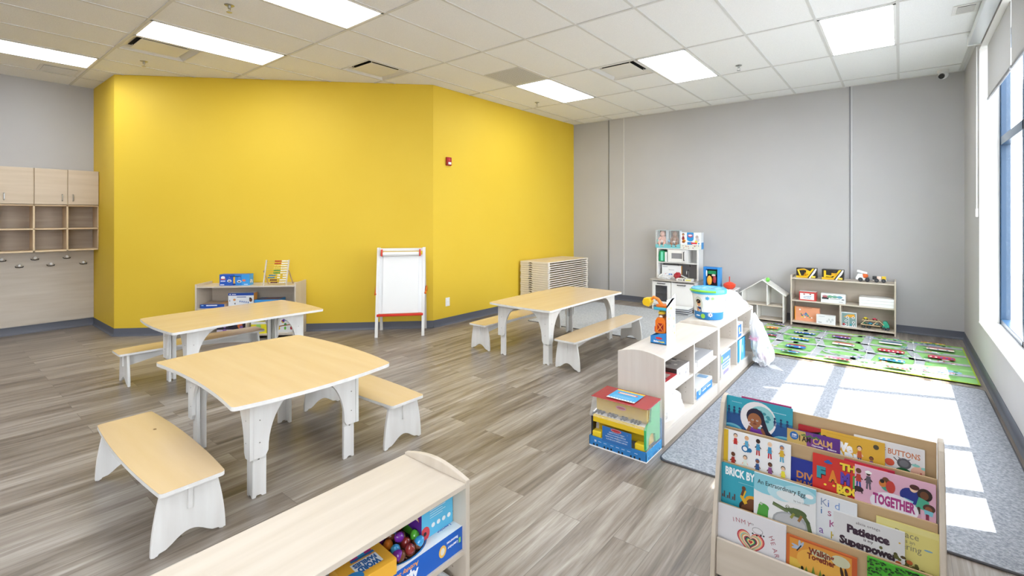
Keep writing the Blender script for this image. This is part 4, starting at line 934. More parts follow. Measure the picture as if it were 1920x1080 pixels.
B(-0.253, -0.045, 3, 1, 0.668, 'yellow book titled We with cartoon children in the top row', '#dfae35', a_we)
B(-0.143, 0.072, 3, 0, 0.6735, 'white book titled Of Buttons with little button creatures', '#e5e3e4', a_buttons)
B(-0.373, -0.187, 3, 2, 0.646, 'gold and purple book titled I Am Calm', '#5b2a86', a_calm)
B(-0.619, -0.354, 2, 1, 0.5905, 'white book with a yellow spine and rows of children holding hands', '#efeeee', a_kids, '#e0b92f')
B(-0.420, -0.180, 2, 0, 0.5425, 'dark blue book with orange letters beside the children holding hands', '#1f3190', a_div)
B(-0.276, -0.036, 2, 1, 0.5845, 'red book with big multicoloured letters spelling family', '#cf3028', a_fam)
B(-0.172, -0.015, 2, 0, 0.589, 'crimson book edge showing behind the pink Together book', '#c22a44', None)
B(-0.136, 0.100, 2, 2, 0.5855, 'pink book titled Together with families around a white oval', '#e0b0c6', a_tog)
B(-0.617, -0.380, 1, 0, 0.458, 'turquoise book titled Brick By Brick', '#35a0b4', a_brick)
B(-0.483, -0.259, 1, 1, 0.463, 'white and sky blue book with a frog and a crocodile on a rock', '#e6e6e6', a_egg)
B(-0.370, -0.127, 1, 0, 0.451, 'pale grey book with thin coloured crayon letters', '#dfe2e6', a_kid)
B(-0.201, 0.014, 1, 1, 0.4085, 'pale book titled Patience is my Superpower in dark brush letters', '#d9d8d8', a_pat)
B(-0.069, 0.115, 1, 0, 0.432, 'soft yellow book with a leafy tree and thin grey letters', '#dcd07f', a_peace)
B(-0.617, -0.357, 0, 0, 0.305, 'white book titled In My Heart with a rainbow striped heart', '#dcd9dc', a_heart)
B(-0.3555, -0.124, 0, 0, 0.2785, 'orange book titled Walking Together with a dragonfly', '#c8672e', a_walk)
B(-0.094, 0.103, 0, 0, 0.3005, 'bright green book with dark leaves in the bottom row', '#4fb332', a_green)

# ================================================================ CARTONS AND TOYS
def carton(name, label, cat, loc, w, d, h, col, rz=0, group=None, art=None, part='carton', bevel=0.001, cols=None, mat=None):
    t = thing(name, label, cat, loc, rz, group)
    g = G(); g.box(-w/2, w/2, -d/2, d/2, 0, h, col); g.build(part, mat or PRINT, t, bevel)
    e = 0.0003
    fr = {'front': (face((-w/2, -d/2-e, 0), (1, 0, 0), (0, 0, 1)), w, h), 'top': (face((-w/2, -d/2, h+e), (1, 0, 0), (0, 1, 0)), w, d),
          'right': (face((w/2+e, -d/2, 0), (0, 1, 0), (0, 0, 1)), d, h), 'left': (face((-w/2-e, d/2, 0), (0, -1, 0), (0, 0, 1)), d, h),
          'topflip': (face((w/2, d/2, h+e), (-1, 0, 0), (0, -1, 0)), w, d), 'frontflip': (face((w/2, -d/2-e, h), (-1, 0, 0), (0, 0, -1)), w, h)}
    for k, fn in (art or {}).items():
        M, W_, H_ = fr[k]; A = Art(M, W_, H_, 0.0001); A.clip(0, 0, W_, H_); fn(A, W_, H_); A.build(k.replace('flip', '')+'_print', t)
    return t
from mathutils import noise as mnoise
def crumple(c, r, seed, amp=0.2, col='#ffffff', seg=30, rings=20, freq=2.5, floor=None, shape=None):
    g = G(); g.ball((0, 0, 0), 1.0, col, seg, rings); out = []
    for v in g.v:
        V = Vector(v); n = mnoise.noise(V*freq+Vector((seed, seed*2.3, 0))); n2 = mnoise.noise(V*freq*2.7+Vector((seed*3, 1, seed)))
        V = V*(1+amp*n+amp*0.5*n2)
        p = Vector((c[0]+V.x*r[0], c[1]+V.y*r[1], c[2]+V.z*r[2]))
        if shape: p = shape(p)
        if floor is not None and p.z < floor: p.z = floor+0.0005*abs(n)
        out.append(tuple(p))
    g.v = out; return g
def dots(A, w, h, n, cols, r=0.01, seed=1):
    q = random.Random(seed)
    for _ in range(n): A.ell(q.uniform(.1*w, .9*w), q.uniform(.15*h, .85*h), r*q.uniform(.5, 1.2), r*q.uniform(.5, 1.2), q.choice(cols), 10)
def lines(A, x, y, n, l, col, dy=0.008, t=0.002):
    for i in range(n): A.rect(x, y-i*dy, x+l*(1-.2*(i % 2)), y-i*dy+t, col)
CX_ = -1.4175
# ---- piano in its display box
t = thing('toy_piano', 'colourful boxed toy piano on the floor at the end of the divider shelf', 'toy piano', (-1.455, 2.815, 0))
w, d = 0.205, 0.118
g = G(); g.box(-w, w, -d, d, 0.0, 0.006, '#f3f3f3'); g.box(-w, w, -d, -d+0.003, 0.006, 0.066, '#2f7fc4'); g.box(w-0.003, w, -d, d, 0.006, 0.066, '#3f9ad6'); g.box(-w, -w+0.003, -d, d, 0.006, 0.066, '#2f7fc4'); g.box(-w, w, d-0.003, d, 0.006, 0.2, '#2f7fc4'); g.build('box_tray', PRINT, t)
A = Art(face((-w, -d-0.0003, 0), (1, 0, 0), (0, 0, 1)), 2*w, 0.066, 0.0001)
A.rect(0, 0, 2*w, .008, '#f4f4f4')
for x in (.03, .055, .11, .135, .16, .215, .24, .30, .325, .36): A.rect(x, .008, x+.011, .022, '#16181c')
A.text('25', .04, .036, .012, '#eef4fa', bold=.04)
for x in (.07, .11, .16, .2, .24, .28, .33): A.rect(x, .04, x+.022, .0425, '#dcebf7')
A.build('tray_print', t)
A = Art(face((w+0.0003, -d, 0), (0, 1, 0), (0, 0, 1)), 2*d, 0.066, 0.0001); A.rect(0, 0, 2*d, .007, '#f4f4f4')
for x in (.03, .05, .1, .12, .14, .19): A.rect(x, .012, x+.009, .024, '#2463a8')
dots(A, 2*d, .066, 8, ['#9fd0f0', '#bfe36a', '#e9f3fa'], .004, 4); A.build('tray_side_print', t)
g = G()
g.prism([(-d+0.01, 0.07), (-d+0.01, 0.195), (-d+0.03, 0.215), (-0.03, 0.225), (-0.02, 0.32), (d-0.01, 0.32), (d-0.01, 0.07), (0.04, 0.07), (0.03, 0.13), (-0.03, 0.15), (-0.06, 0.13), (-0.07, 0.07)], w-0.022, w-0.008, 'x', '#39b36a')
g.prism([(-d+0.01, 0.07), (-d+0.01, 0.195), (-d+0.03, 0.215), (-0.03, 0.225), (-0.02, 0.32), (d-0.01, 0.32), (d-0.01, 0.07), (0.04, 0.07), (0.03, 0.13), (-0.03, 0.15), (-0.06, 0.13), (-0.07, 0.07)], -w+0.008, -w+0.022, 'x', '#2a2a30')
g.build('side', GLOSSY, t, 0.003)
g = G(); g.prism([(-d+0.006, 0.325), (d-0.006, 0.33), (d-0.006, 0.318), (-d+0.045, 0.31), (-d+0.05, 0.318)], -w+0.004, w-0.004, 'x', '#a83236'); 
g.build('lid', GLOSSY, t, 0.003)
g = G(); g.box(-w+0.022, w-0.022, -0.06, -0.045, 0.225, 0.312, '#d9b52c'); g.box(-w+0.022, w-0.022, -d+0.012, -d+0.03, 0.16, 0.205, '#eec81e'); g.box(-w+0.022, w-0.022, -d+0.03, -0.045, 0.17, 0.19, '#eec81e'); g.box(-w+0.022, w-0.022, -0.03, d-0.012, 0.07, 0.3, '#d9b52c')
g.build('body', GLOSSY, t, 0.002)
nk = 15; kw = (2*w-0.05)/nk
for i in range(nk):
    g = G(); x = -w+0.025+i*kw; g.box(x+0.0006, x+kw-0.0006, -d+0.03, -0.04, 0.19, 0.206, '#f6f3ec'); g.build('white_key', GLOSSY, t, 0.001)
for i in range(nk-1):
    if i % 7 in (2, 6): continue
    g = G(); x = -w+0.025+(i+1)*kw; g.box(x-0.006, x+0.006, -0.085, -0.04, 0.206, 0.222, '#17171b'); g.build('black_key', GLOSSY, t, 0.002)
g = G()
for s in (-1, 1): g.box(s*0.155-0.035, s*0.155+0.035, -d+0.01, -d+0.06, 0.06, 0.1, '#f0d02c')
g.build('foam_block', PRINT, t, 0.006)
A = Art(face((-0.105, -d-0.001, 0.055), (1, 0, 0), (0, 0.0, 1)), 0.21, 0.1, 0.0001); A.rect(0, 0, .21, .1, '#2d6fb5')
A.ell(.1, .088, .04, .012, '#b8303a'); A.ell(.1, .088, .036, .009, '#f3e4e4'); A.ell(.1, .088, .034, .008, '#b8303a')
for i, s_ in enumerate(('LEARN-TO-PLAY PIANO', 'PIANO D\'APPRENTISSAGE', 'PIANO PARA APRENDER A TOCAR', 'KLAVIER ZUM SPIELEN LERNEN')): A.text(s_, .105, .066-.015*i, .0075, '#e8f2fb', align='c', w=[.11, .13, .16, .15][i])
dots(A, .21, .1, 6, ['#f2d43c', '#9fd0f0'], .003, 2); A.build('front_print', t)
A = Art(face((-0.13, -0.058, 0.2305), (1, 0, 0), (0, 0.03, 1)), 0.26, 0.07, 0.0001); A.g.T = face((-0.13, -0.0605, 0.228), (1, 0, 0), (0, 0, 1)); A.ell(.13, .045, .038, .014, '#b8303a'); A.ell(.13, .045, .035, .011, '#f3e4e4'); A.ell(.13, .045, .033, .009, '#b8303a'); A.build('maker_badge', t)
A = Art(Matrix.Translation((-0.1, -0.075, 0.332)), 0.2, 0.17, 0.0001)
A.rect(0, 0, .2, .17, '#f2c82c'); A.rect(0, 0, .2, .15, '#3fa7dc'); A.rect(0, 0, .2, .02, '#f1f6fa'); lines(A, .03, .06, 3, .14, '#d9eefa', .012); A.text('SONGBOOK', .1, .1, .02, '#d93c34', align='c', w=.15, bold=.05) if False else A.rect(.03, .1, .17, .125, '#e2574a'); A.rect(.04, .106, .16, .118, '#f7efe2')
for i in range(9): A.rect(.02+i*.02, .008, .028+i*.02, .015, '#26476e')
A.build('lid_print', t)
g = G(); v = [(-w+.002, -d-.001, .07), (w-.002, -d-.001, .07), (w-.002, -d-.001, .2), (-w+.002, -d-.001, .2), (w-.002, -d+.05, .322), (-w+.002, -d+.05, .322)]
g.add(v, [(3, 2, 4, 5)]); g.add([(w+.001, -d, .066), (w+.001, d, .066), (w+.001, d, .33), (w+.001, -d+.05, .322), (w+.001, -d, .2)], [(0, 1, 2, 3, 4)]); g.build('clear_cover', CLEARP, t)

# ---- display packaged digger toy on the divider shelf
t = thing('boxed_construction_toy', 'orange and yellow crane toy in an open display box on the divider shelf', 'toy', (-1.437, 3.39, 0.575))
g = G()
g.prism([(-0.062, 0.0), (0.062, 0.0), (0.062, 0.088), (-0.062, 0.055)], -0.083, -0.081, 'y', '#2b83cc')
g.box(0.0605, 0.062, -0.083, 0.083, 0.0, 0.075, '#2b83cc'); g.box(-0.062, 0.062, -0.083, 0.083, 0.0, 0.004, '#e9eef2'); g.box(-0.062, -0.0605, -0.083, 0.083, 0.004, 0.055, '#2b83cc')
g.build('box_tray', PRINT, t)
A = Art(face((-0.062, -0.0833, 0), (1, 0, 0), (0, 0, 1)), .124, .08, .0001); A.ell(.066, .043, .026, .009, '#d22f37'); A.text('little', .025, .014, .012, '#f6fafc', w=.038, bold=.05); A.text('People', .064, .014, .012, '#f2d93c', w=.045, bold=.05); A.build('tray_print', t)
g = G(); g.prism([(0.062, 0.0), (0.062, 0.33), (0.065, 0.33), (0.065, 0.0)], -0.08, 0.083, 'y', '#f2f5f6'); o = g.build('card_panel', PRINT, t)
g = G(); g.prism([(-0.08, 0.29), (0.083, 0.36), (0.083, 0.33), (-0.08, 0.27)], 0.062, 0.065, 'x', '#f5f7f8'); g.build('card_flap', PRINT, t)
A = Art(face((0.0653, -0.08, 0), (0, 1, 0), (0, 0, 1)), .16, .33, .0001); dots(A, .16, .33, 18, ['#cfe36a', '#8fc8e8', '#f2d06a', '#dfe9ee', '#b9d8a8'], .012, 8); lines(A, .03, .06, 3, .1, '#aeb9bf'); A.build('card_print', t)
g = G(); g.box(-0.055, 0.055, 0.06, 0.066, 0.004, 0.26, '#8b8f94'); g.build('backing_card', PRINT, t)
g = G(); g.box(-0.035, 0.045, -0.06, 0.02, 0.075, 0.165, '#ee7a1c'); g.prism([(-0.035, 0.165), (0.045, 0.165), (0.03, 0.19), (-0.02, 0.19)], -0.06, 0.02, 'y', '#ee7a1c')
g.box(-0.018, 0.03, -0.062, -0.0595, 0.09, 0.15, '#a5281c'); g.tube([(-0.016, -0.064, 0.092), (0.028, -0.064, 0.148)], 0.003, 6, '#f39a3a'); g.tube([(0.028, -0.064, 0.092), (-0.016, -0.064, 0.148)], 0.003, 6, '#f39a3a')
g.box(-0.045, -0.035, -0.05, 0.0, 0.08, 0.12, '#d92b2b'); g.build('tower_body', PLASTIC, t, 0.004)
g = G(); g.ball((0.004, -0.025, 0.205), (0.026, 0.024, 0.024), '#6b4026'); g.ball((0.004, -0.043, 0.197), (0.014, 0.01, 0.012), '#f1ece2'); g.build('puppy_figure', PLASTIC, t, smooth=60)
g = G(); g.ball((0.004, -0.025, 0.222), (0.028, 0.026, 0.016), '#f2c42a'); g.build('helmet', PLASTIC, t, smooth=60)
g = G(); g.box(-0.05, 0.05, -0.06, 0.03, 0.245, 0.265, '#3bb2cf'); g.build('platform', PLASTIC, t, 0.006)
g = G(); g.box(-0.035, 0.05, -0.045, 0.02, 0.265, 0.285, '#ee7a1c'); g.tube([(0.0, -0.02, 0.28), (-0.03, -0.02, 0.32), (-0.06, -0.03, 0.335), (-0.085, -0.03, 0.31)], [0.014, 0.013, 0.012, 0.01], 10, '#f08a28'); g.build('arm', PLASTIC, t, 0.003, smooth=60)
g = G(); g.prism([(-0.135, 0.27), (-0.09, 0.26), (-0.07, 0.30), (-0.085, 0.33), (-0.13, 0.325), (-0.145, 0.295)], -0.06, 0.0, 'y', '#f6c91a'); g.build('scoop', PLASTIC, t, 0.008, seg=3)

# ---- bucket
t = thing('toy_bucket', 'white and blue lidded toy bucket with a picture of a child on the divider shelf', 'bucket', (-1.44, 4.47, 0.575))
rr = [(0.122, 0.0), (0.128, 0.006), (0.146, 0.235)]
g = G(); g.lathe([(0.0, 0.0), (0.122, 0.0), (0.126, 0.006)], 40, '#2f86c8'); g.lathe([(0.126, 0.006), (0.1327, 0.07)], 40, '#2f86c8'); g.lathe([(0.1327, 0.07), (0.150, 0.245)], 40, '#f3f5f6'); g.build('pail', PRINT, t, smooth=50)
g = G(); g.lathe([(0.150, 0.235), (0.160, 0.235), (0.163, 0.262), (0.155, 0.278), (0.13, 0.272), (0.0, 0.272)], 40, '#4db4dd'); g.build('lid', PLASTIC, t, smooth=50)
g = G(); g.tube([(0.163*math.cos(a), 0.163*math.sin(a), 0.252-0.012*math.sin((a+PI)*1.0)*-1) for a in [PI+PI*0.72*k/14 for k in range(15)]], 0.010, 8, '#8edb4a'); g.build('handle', PLASTIC, t, smooth=60)
g = G(); g.lathe([(0.0, 0.2725), (0.12, 0.2725), (0.12, 0.273)], 30, '#7cc9e8'); g.build('lid_label', PRINT, t)
A = Art(Matrix.Translation((-0.12, -0.12, 0.2735)), 0.24, 0.24, 0.0001); q = random.Random(21)
for i in range(26):
    a = q.uniform(0, 6.28); r_ = q.uniform(0, .095); A.ell(.12+r_*math.cos(a), .12+r_*math.sin(a), q.uniform(.008, .02), q.uniform(.006, .012), q.choice(['#eef5f8', '#bfe2ee', '#2f7fae', '#4d9ac4', '#dff0f5']), 10)
A.build('lid_print', t)
def curved(fn, name):
    A = Art(Matrix(), .5, .25, 0.0004); fn(A); 
    def mp(v):
        z = v[1]; r_ = 0.126+(z-0.006)*0.1045+v[2]+0.0006; a = -PI/2-0.7+v[0]/0.14; return (r_*math.cos(a), r_*math.sin(a), z)
    # subdivide wide polygons by fan for curvature
    A.g.v = [mp(v) for v in A.g.v]; A.build(name, t)
def child(A):
    A.ell(.045, .14, .042, .07, '#cfd6c8', 22); A.ell(.045, .14, .038, .066, '#dfe2d2', 22)
    A.poly([(.02, .07), (.075, .07), (.07, .115), (.03, .115)], '#27457f'); A.poly([(.02, .07), (.035, .11), (.05, .09), (.06, .075)], '#d99a66'); A.ell(.048, .145, .02, .026, '#e0a574'); A.ell(.046, .166, .024, .02, '#1c1512')
def gears(A):
    for cx, cy, r_, c in ((.13, .2, .013, '#49a9d6'), (.175, .2, .01, '#a9d98f'), (.155, .05, .016, '#f3f3ea')):
        for k in range(8):
            a = k*PI/4; A.line([(cx, cy), (cx+r_*1.35*math.cos(a), cy+r_*1.35*math.sin(a))], .005, c)
        A.ell(cx, cy, r_, r_, c, 14)
    A.ell(.155, .05, .005, .007, '#6a4fb0'); A.ell(.09, .035, .02, .022, '#9bd447', 16); A.rect(.02, .03, .06, .042, '#e9f3fa')
    A.text('Toys', .022, .048, .012, '#f4f8fb') if False else None
curved(child, 'child_print'); curved(gears, 'gear_print')

# ---- milky plastic wrap + clear bag of clothes
g = crumple((-1.43, 4.98, 0.575), (0.20, 0.30, 0.21), 3.3, 0.22, '#f6f7f8', 44, 30, 1.8, floor=0.577)
o = g.build('plastic_wrap', SHEETM); tag(o, 'heap of milky white plastic wrap on top of the divider shelf', 'plastic wrap')
t = thing('clothes_bag', 'clear plastic bag of white clothes hanging off the divider shelf onto the rug', 'plastic bag', (-1.12, 5.2, 0))
def hang(p):
    k = max(0.0, min(1.0, (p.z-0.05)/0.5)); s_ = 1-0.45*k
    return Vector((-0.0+(p.x)*s_-0.06*k, (p.y)*s_-0.17*k+0.02, p.z))
g = crumple((0, 0, 0.26), (0.11, 0.17, 0.29), 9.1, 0.28, '#f4f6f8', 40, 28, 2.0, floor=0.014, shape=hang); g.build('bag', BAGM, t)
CL = ['#e9e6e6', '#f1efee', '#e0dde2', '#d9a8bc', '#c9cfe0', '#f4f3f2', '#e9e2da']
q = random.Random(2)
for i in range(14):
    z = 0.05+0.028*i*0.9; g = crumple((q.uniform(-.035, .035)-0.03*(z/.4), q.uniform(-.07, .07)-0.10*(z/.45), z), (0.05, 0.06, 0.028), i*1.7, 0.5, '#d98aa8' if i == 2 else CL[i % len(CL)], 14, 10, 2.2, floor=0.016); g.build('garment', CLOTH, t)
g = G(); g.add([(0.02, -0.02, 0.014), (0.10, -0.10, 0.013), (0.22, -0.12, 0.0125), (0.10, 0.03, 0.02)], [(0, 1, 2, 3)]); g.build('bag_corner', BAGM, t)

# ---- contents of the divider shelves (front faces +X)
def onrow(name, label, cat, y0, y1, z0, z1, dep, col, art=None, xf=-1.262, **k):
    return carton(name, label, cat, (xf-dep/2, (y0+y1)/2, z0), y1-y0, dep, z1-z0, col, RZ, art=art, **k)
def red_top(A, w, h): A.rect(0, 0, w, h, '#c23c40'); A.rect(w*.15, h*.15, w*.85, h*.85, '#b9aca2'); dots(A, w, h, 9, ['#8a5a4a', '#d9c8b8', '#5a4440'], .02, 3)
onrow('game_box', 'white box with a red lid on the near divider shelf', 'box', 2.995, 3.235, 0.3335, 0.405, 0.22, '#f1efee', {'top': red_top})
def photo_top(A, w, h): A.rect(0, 0, w, h, '#8f8a86'); dots(A, w, h, 26, ['#6c6560', '#b9b2aa', '#a39a92', '#4a4440', '#c9c4bc'], .022, 5)
def pat_side(A, w, h): A.rect(0, 0, w, h, '#e9e7e8'); A.rect(w*.7, 0, w, h, '#c9c8cc'); dots(A, w, h, 8, ['#b8b4b8', '#9a959a'], .01, 6)
onrow('puzzle_box', 'grey photo printed box beside the red lidded box', 'box', 3.255, 3.50, 0.3335, 0.43, 0.25, '#e4e2e2', {'top': photo_top, 'front': pat_side, 'left': lambda A, w, h: A.rect(0, 0, w, h, '#4a3a38')}, xf=-1.275)
onrow('paper_tray', 'white box holding grey paper on the middle shelf by the divider', 'box', 3.70, 4.07, 0.3335, 0.385, 0.24, '#f2f2f3', {'top': lambda A, w, h: (A.rect(0, 0, w, h, '#bdbfc4'), A.rect(w*.5, h*.4, w*.8, h*.7, '#f2f2f2'))}, xf=-1.275)
onrow('small_white_box', 'small white box in front of the grey paper tray', 'box', 3.565, 3.685, 0.3335, 0.37, 0.12, '#f4f4f4', xf=-1.28)
def blue_pack(A, w, h): A.rect(0, 0, w, h, '#2f83cb'); A.rect(0, h*.72, w, h, '#f3f5f7'); A.ell(w*.2, h*.5, h*.3, h*.3, '#d9ecf7'); A.ell(w*.2, h*.5, h*.2, h*.2, '#6fb2e0'); A.rect(w*.35, h*.3, w*.6, h*.42, '#eef5fa'); A.rect(w*.66, h*.3, w*.9, h*.42, '#eef5fa'); lines(A, w*.36, h*.6, 2, w*.5, '#eef5fa', .01)
def white_top(A, w, h): A.rect(0, 0, w, h, '#f2f3f4'); lines(A, w*.2, h*.6, 3, w*.3, '#9fb2c4', .02); A.rect(w*.75, h*.1, w*.95, h*.5, '#8fb9de')
onrow('craft_box', 'white and blue printed box on the bottom shelf of the near divider', 'box', 3.625, 4.0, 0.1005, 0.188, 0.20, '#f2f4f6', {'front': blue_pack, 'top': white_top})
g = crumple((-1.37, 3.27, 0.10), (0.10, 0.24, 0.17), 5.5, 0.22, '#f4f3f2', 40, 26, 1.7, floor=0.101)
tag(g.build('white_cushion', CLOTH), 'puffy white bag on the bottom shelf of the near divider', 'cushion')
onrow('small_white_box', 'small plain white box on the far divider shelf, beside its near end', 'box', 4.19, 4.33, 0.3455, 0.42, 0.12, '#f3f2f1', xf=-1.30)
def blue_letters(A, w, h):
    A.rect(0, 0, w, h, '#f0f3f8'); A.rect(0, h*.55, w, h*.95, '#4a86d8'); A.rect(w*.1, h*.3, w*.9, h*.5, '#5a8fdc'); A.rect(w*.2, h*.05, w*.8, h*.2, '#9a8fd8'); A.rect(0, h*.6, w*.15, h*.9, '#8fbf5a')
    for i in range(5): A.rect(w*(.2+.14*i), h*.62, w*(.28+.14*i), h*.72, '#f4f7fb'); A.rect(w*(.2+.14*i), h*.34, w*(.27+.14*i), h*.44, '#f4f7fb')
onrow('toy_box', 'blue and white lettered box standing on the bottom of the far divider', 'box', 4.26, 4.53, 0.1005, 0.305, 0.16, '#f2f4f7', {'front': blue_letters})
def teal_wave(A, w, h): A.rect(0, 0, w, h, '#2f9fd0'); A.poly([(w*.2, 0), (w*.35, 0), (w*.5, h), (w*.2, h)], '#e9f4f8'); A.poly([(w*.5, 0), (w*.9, 0), (w*.8, h), (w*.6, h)], '#5fb9e0'); A.ell(w*.6, h*.5, .03, .04, '#9fd4ee')
onrow('toy_box', 'turquoise box with a white wave beside the bag of clothes', 'box', 4.80, 5.06, 0.1005, 0.31, 0.15, '#2f9fd0', {'front': teal_wave})
onrow('toy_box', 'narrow white and royal blue box under the plastic wrap', 'box', 4.80, 4.96, 0.3455, 0.475, 0.13, '#f2f4f6', {'front': lambda A, w, h: (A.rect(0, 0, w*.75, h*.9, '#2a6fc0'), A.ell(w*.3, h*.5, .02, .03, '#cfe36a'), A.rect(w*.1, h*.95, w*.5, h, '#c43c50'), A.rect(w*.2, h*.2, w*.7, h*.28, '#eef3fa'))})

# ---- foreground shelf contents
def alpha_front(A, w, h):
    A.rect(0, 0, w, h, '#1f63c4'); A.text('Alphabet Acorns', w*.42, h*.42, .026, '#f6f8fc', w=w*.42, bold=.07); A.text('Activity Set', w*.42, h*.14, .014, '#f0a04a', w=w*.2, bold=.03)
    A.ell(w*.2, h*.5, .016, .02, '#f2c05a'); A.ell(w*.2, h*.5, .009, .012, '#e8e0d0'); lines(A, w*.5, h*.86, 2, w*.3, '#cfe0f4', .007, .0015)
    A.text('Learning', w*.05, h*.46, .010, '#f6f8fc', w=w*.1, bold=.03); A.text('Resources', w*.05, h*.24, .010, '#f6f8fc', w=w*.11, bold=.03); A.rect(w*.02, h*.4, w*.04, h*.62, '#8fd06a')
def alpha_top(A, w, h):
    A.rect(0, 0, w, h, '#eef2f6'); A.text('Learning', w*.04, h*.78, .012, '#1f63c4', w=w*.13, bold=.03); A.text('Resources', w*.04, h*.66, .012, '#1f63c4', w=w*.13, bold=.03)
    A.ell(w*.45, h*.54, w*.23, h*.42, '#2f7fc4', 30); A.ell(w*.45, h*.54, w*.215, h*.395, '#241a1c', 30)
    for x, y, c in ((.86, .12, '#7a3fa0'), (.8, .08, '#e0962c'), (.7, .06, '#3f8fd0'), (.24, .22, '#3f8fd0'), (.3, .12, '#c93c44'), (.22, .4, '#2f9a50'), (.16, .55, '#e0962c')): A.ell(w*x, h*y, .012, .009, c, 8); A.ell(w*x+.006, h*y+.006, .006, .005, c, 8)
    A.rect(0, 0, w*.05, h*.1, '#6fb85a')
FB = carton('game_box', 'long blue acorn alphabet game box with an open window, lying on the foreground shelf', 'box', (-1.358, 0.945, 0.3335), 0.455, 0.215, 0.081, '#1f63c4', RZ, art={'frontflip': alpha_front, 'topflip': alpha_top})
cols = ['#7a2fa0', '#c9303f', '#3f9fd8', '#5ab23c', '#8a2f2c', '#e0802c']
ac = None; q = random.Random(11); k = 0
def acorn(col, label):
    t = thing('toy_acorn', label, 'toy acorn', (0, 0, 0), group='plastic acorns in the game box window')
    g = G(); g.lathe([(0.0, -0.021), (0.008, -0.018), (0.015, -0.008), (0.0165, 0.002), (0.014, 0.010), (0.0, 0.012)], 16, col); g.build('nut', GLOSSY, t, smooth=60)
    g = G(); g.lathe([(0.017, 0.004), (0.018, 0.010), (0.012, 0.019), (0.0, 0.022)], 16, '#6b3d1e'); g.cyl((0, 0, 0.02), (0.001, 0, 0.029), 0.0025, 6, '#5a3216'); g.build('cap', PLASTIC, t, smooth=60)
    return t
NMC = ['purple', 'red', 'sky blue', 'green', 'dark red', 'orange']
protos = [None]*6
pos = [(-1.40, 0.915, 0), (-1.435, 0.91, 2), (-1.315, 0.94, 2), (-1.355, 0.94, 5), (-1.395, 0.935, 0), (-1.43, 0.94, 3), (-1.315, 0.98, 4), (-1.35, 0.985, 1), (-1.39, 0.98, 4), (-1.43, 0.98, 1), (-1.32, 1.02, 3), (-1.41, 1.02, 5), (-1.285, 0.93, 0), (-1.28, 0.97, 4), (-1.285, 1.01, 2), (-1.37, 0.96, 2), (-1.33, 0.965, 0)]
for i, (x, y, c) in enumerate(pos):
    z = 0.433+(0.022 if i >= len(pos)-2 else 0); r3 = (PI+q.uniform(-.9, .9), q.uniform(-.7, .7), q.uniform(0, 6.28))
    lb = '%s plastic acorn among the acorns in the blue game box' % NMC[c]
    if protos[c] is None: protos[c] = acorn(cols[c], lb); o = protos[c]
    else: o = dup(protos[c], (0, 0, 0))
    o.location = (x, y, z); o.rotation_euler = r3; o['group'] = '%s acorns in the game box' % NMC[c]
def sky_front(A, w, h):
    A.rect(0, 0, w, h, '#5fc0e8'); A.ell(w*.75, h*.85, .022, .026, '#5aaf3c'); A.ell(w*.75, h*.85, .016, .02, '#7fc95a'); A.ell(w*.2, h*.92, .02, .018, '#e8a23a'); A.ell(w*.1, h*.14, .02, .024, '#d8404c'); A.ell(w*.1, h*.14, .006, .007, '#1f1a1c')
    lines(A, w*.25, h*.62, 4, w*.5, '#e4f4fb', .008, .0018)
    for i in range(4): A.ell(w*(.35+.17*i), h*.25, .008, .008, '#f3f6f8', 12)
def purple_side(A, w, h): A.rect(0, 0, w, h, '#5f2a92'); A.poly([(0, 0), (w, 0), (w, h*.1), (w*.5, h*.22), (0, h*.12)], '#5aaf3c'); A.poly([(w*.5, h*.5), (w*.75, h*.8), (w*.9, h*.45)], '#f0ece2'); A.line([(w*.5, h*.5), (w*.75, h*.8), (w*.9, h*.45)], .004, '#e0802c')
carton('card_game_box', 'sky blue and purple box standing upright on the acorn game', 'box', (-1.372, 1.10, 0.4152), 0.138, 0.15, 0.138, '#5fc0e8', RZ, art={'front': sky_front, 'left': purple_side})
def word_top(A, w, h):
    A.rect(0, 0, w, h, '#e9ae3a'); A.ell(w*.5, h*.05, w*.6, h*.16, '#2f86c8', 24); A.ell(w*.5, h*.0, w*.6, h*.14, '#f0c050', 24)
    A.rect(w*.2, h*.42, w*.75, h*.8, '#eef2f4'); A.text('WORD', w*.24, h*.63, .026, '#2463a8', w=w*.46, bold=.07); A.text('FAMILIES', w*.24, h*.46, .02, '#2463a8', w=w*.48, bold=.06)
    A.ell(w*.85, h*.85, .03, .024, '#2f86c8'); A.text('65', w*.8, h*.82, .018, '#f4f6f8', bold=.08); A.ell(w*.3, h*.25, .012, .02, '#c23c8a'); A.ell(w*.45, h*.22, .012, .02, '#3fa7dc'); A.ell(w*.6, h*.25, .012, .02, '#c23c8a'); A.rect(w*.2, h*.3, w*.7, h*.38, '#2f6fb4')
carton('card_game_box', 'orange word game box lying on the acorn game box', 'box', (-1.315, 0.825, 0.4152), 0.15, 0.13, 0.047, '#e9ae3a', RZ-0.08, art={'topflip': word_top})
carton('card_game_box', 'pale yellow game box next to the orange word game', 'box', (-1.335, 0.62, 0.335), 0.15, 0.12, 0.14, '#e6dc7a', RZ, art={'front': lambda A, w, h: (A.rect(w*.2, h*.6, w*.8, h*.85, '#8a2f7a'), A.rect(w*.1, h*.2, w*.5, h*.4, '#b8323c'))})
t = thing('storage_bin', 'white bin with an orange toy ball on the bottom of the foreground shelf', 'storage bin', (-1.35, 1.04, 0.1005))
g = G()
for q_ in ((-0.09, 0.09, -0.1, -0.097), (-0.09, 0.09, 0.097, 0.1), (-0.09, -0.087, -0.1, 0.1), (0.087, 0.09, -0.1, 0.1)): g.box(q_[0], q_[1], q_[2], q_[3], 0.0, 0.13)
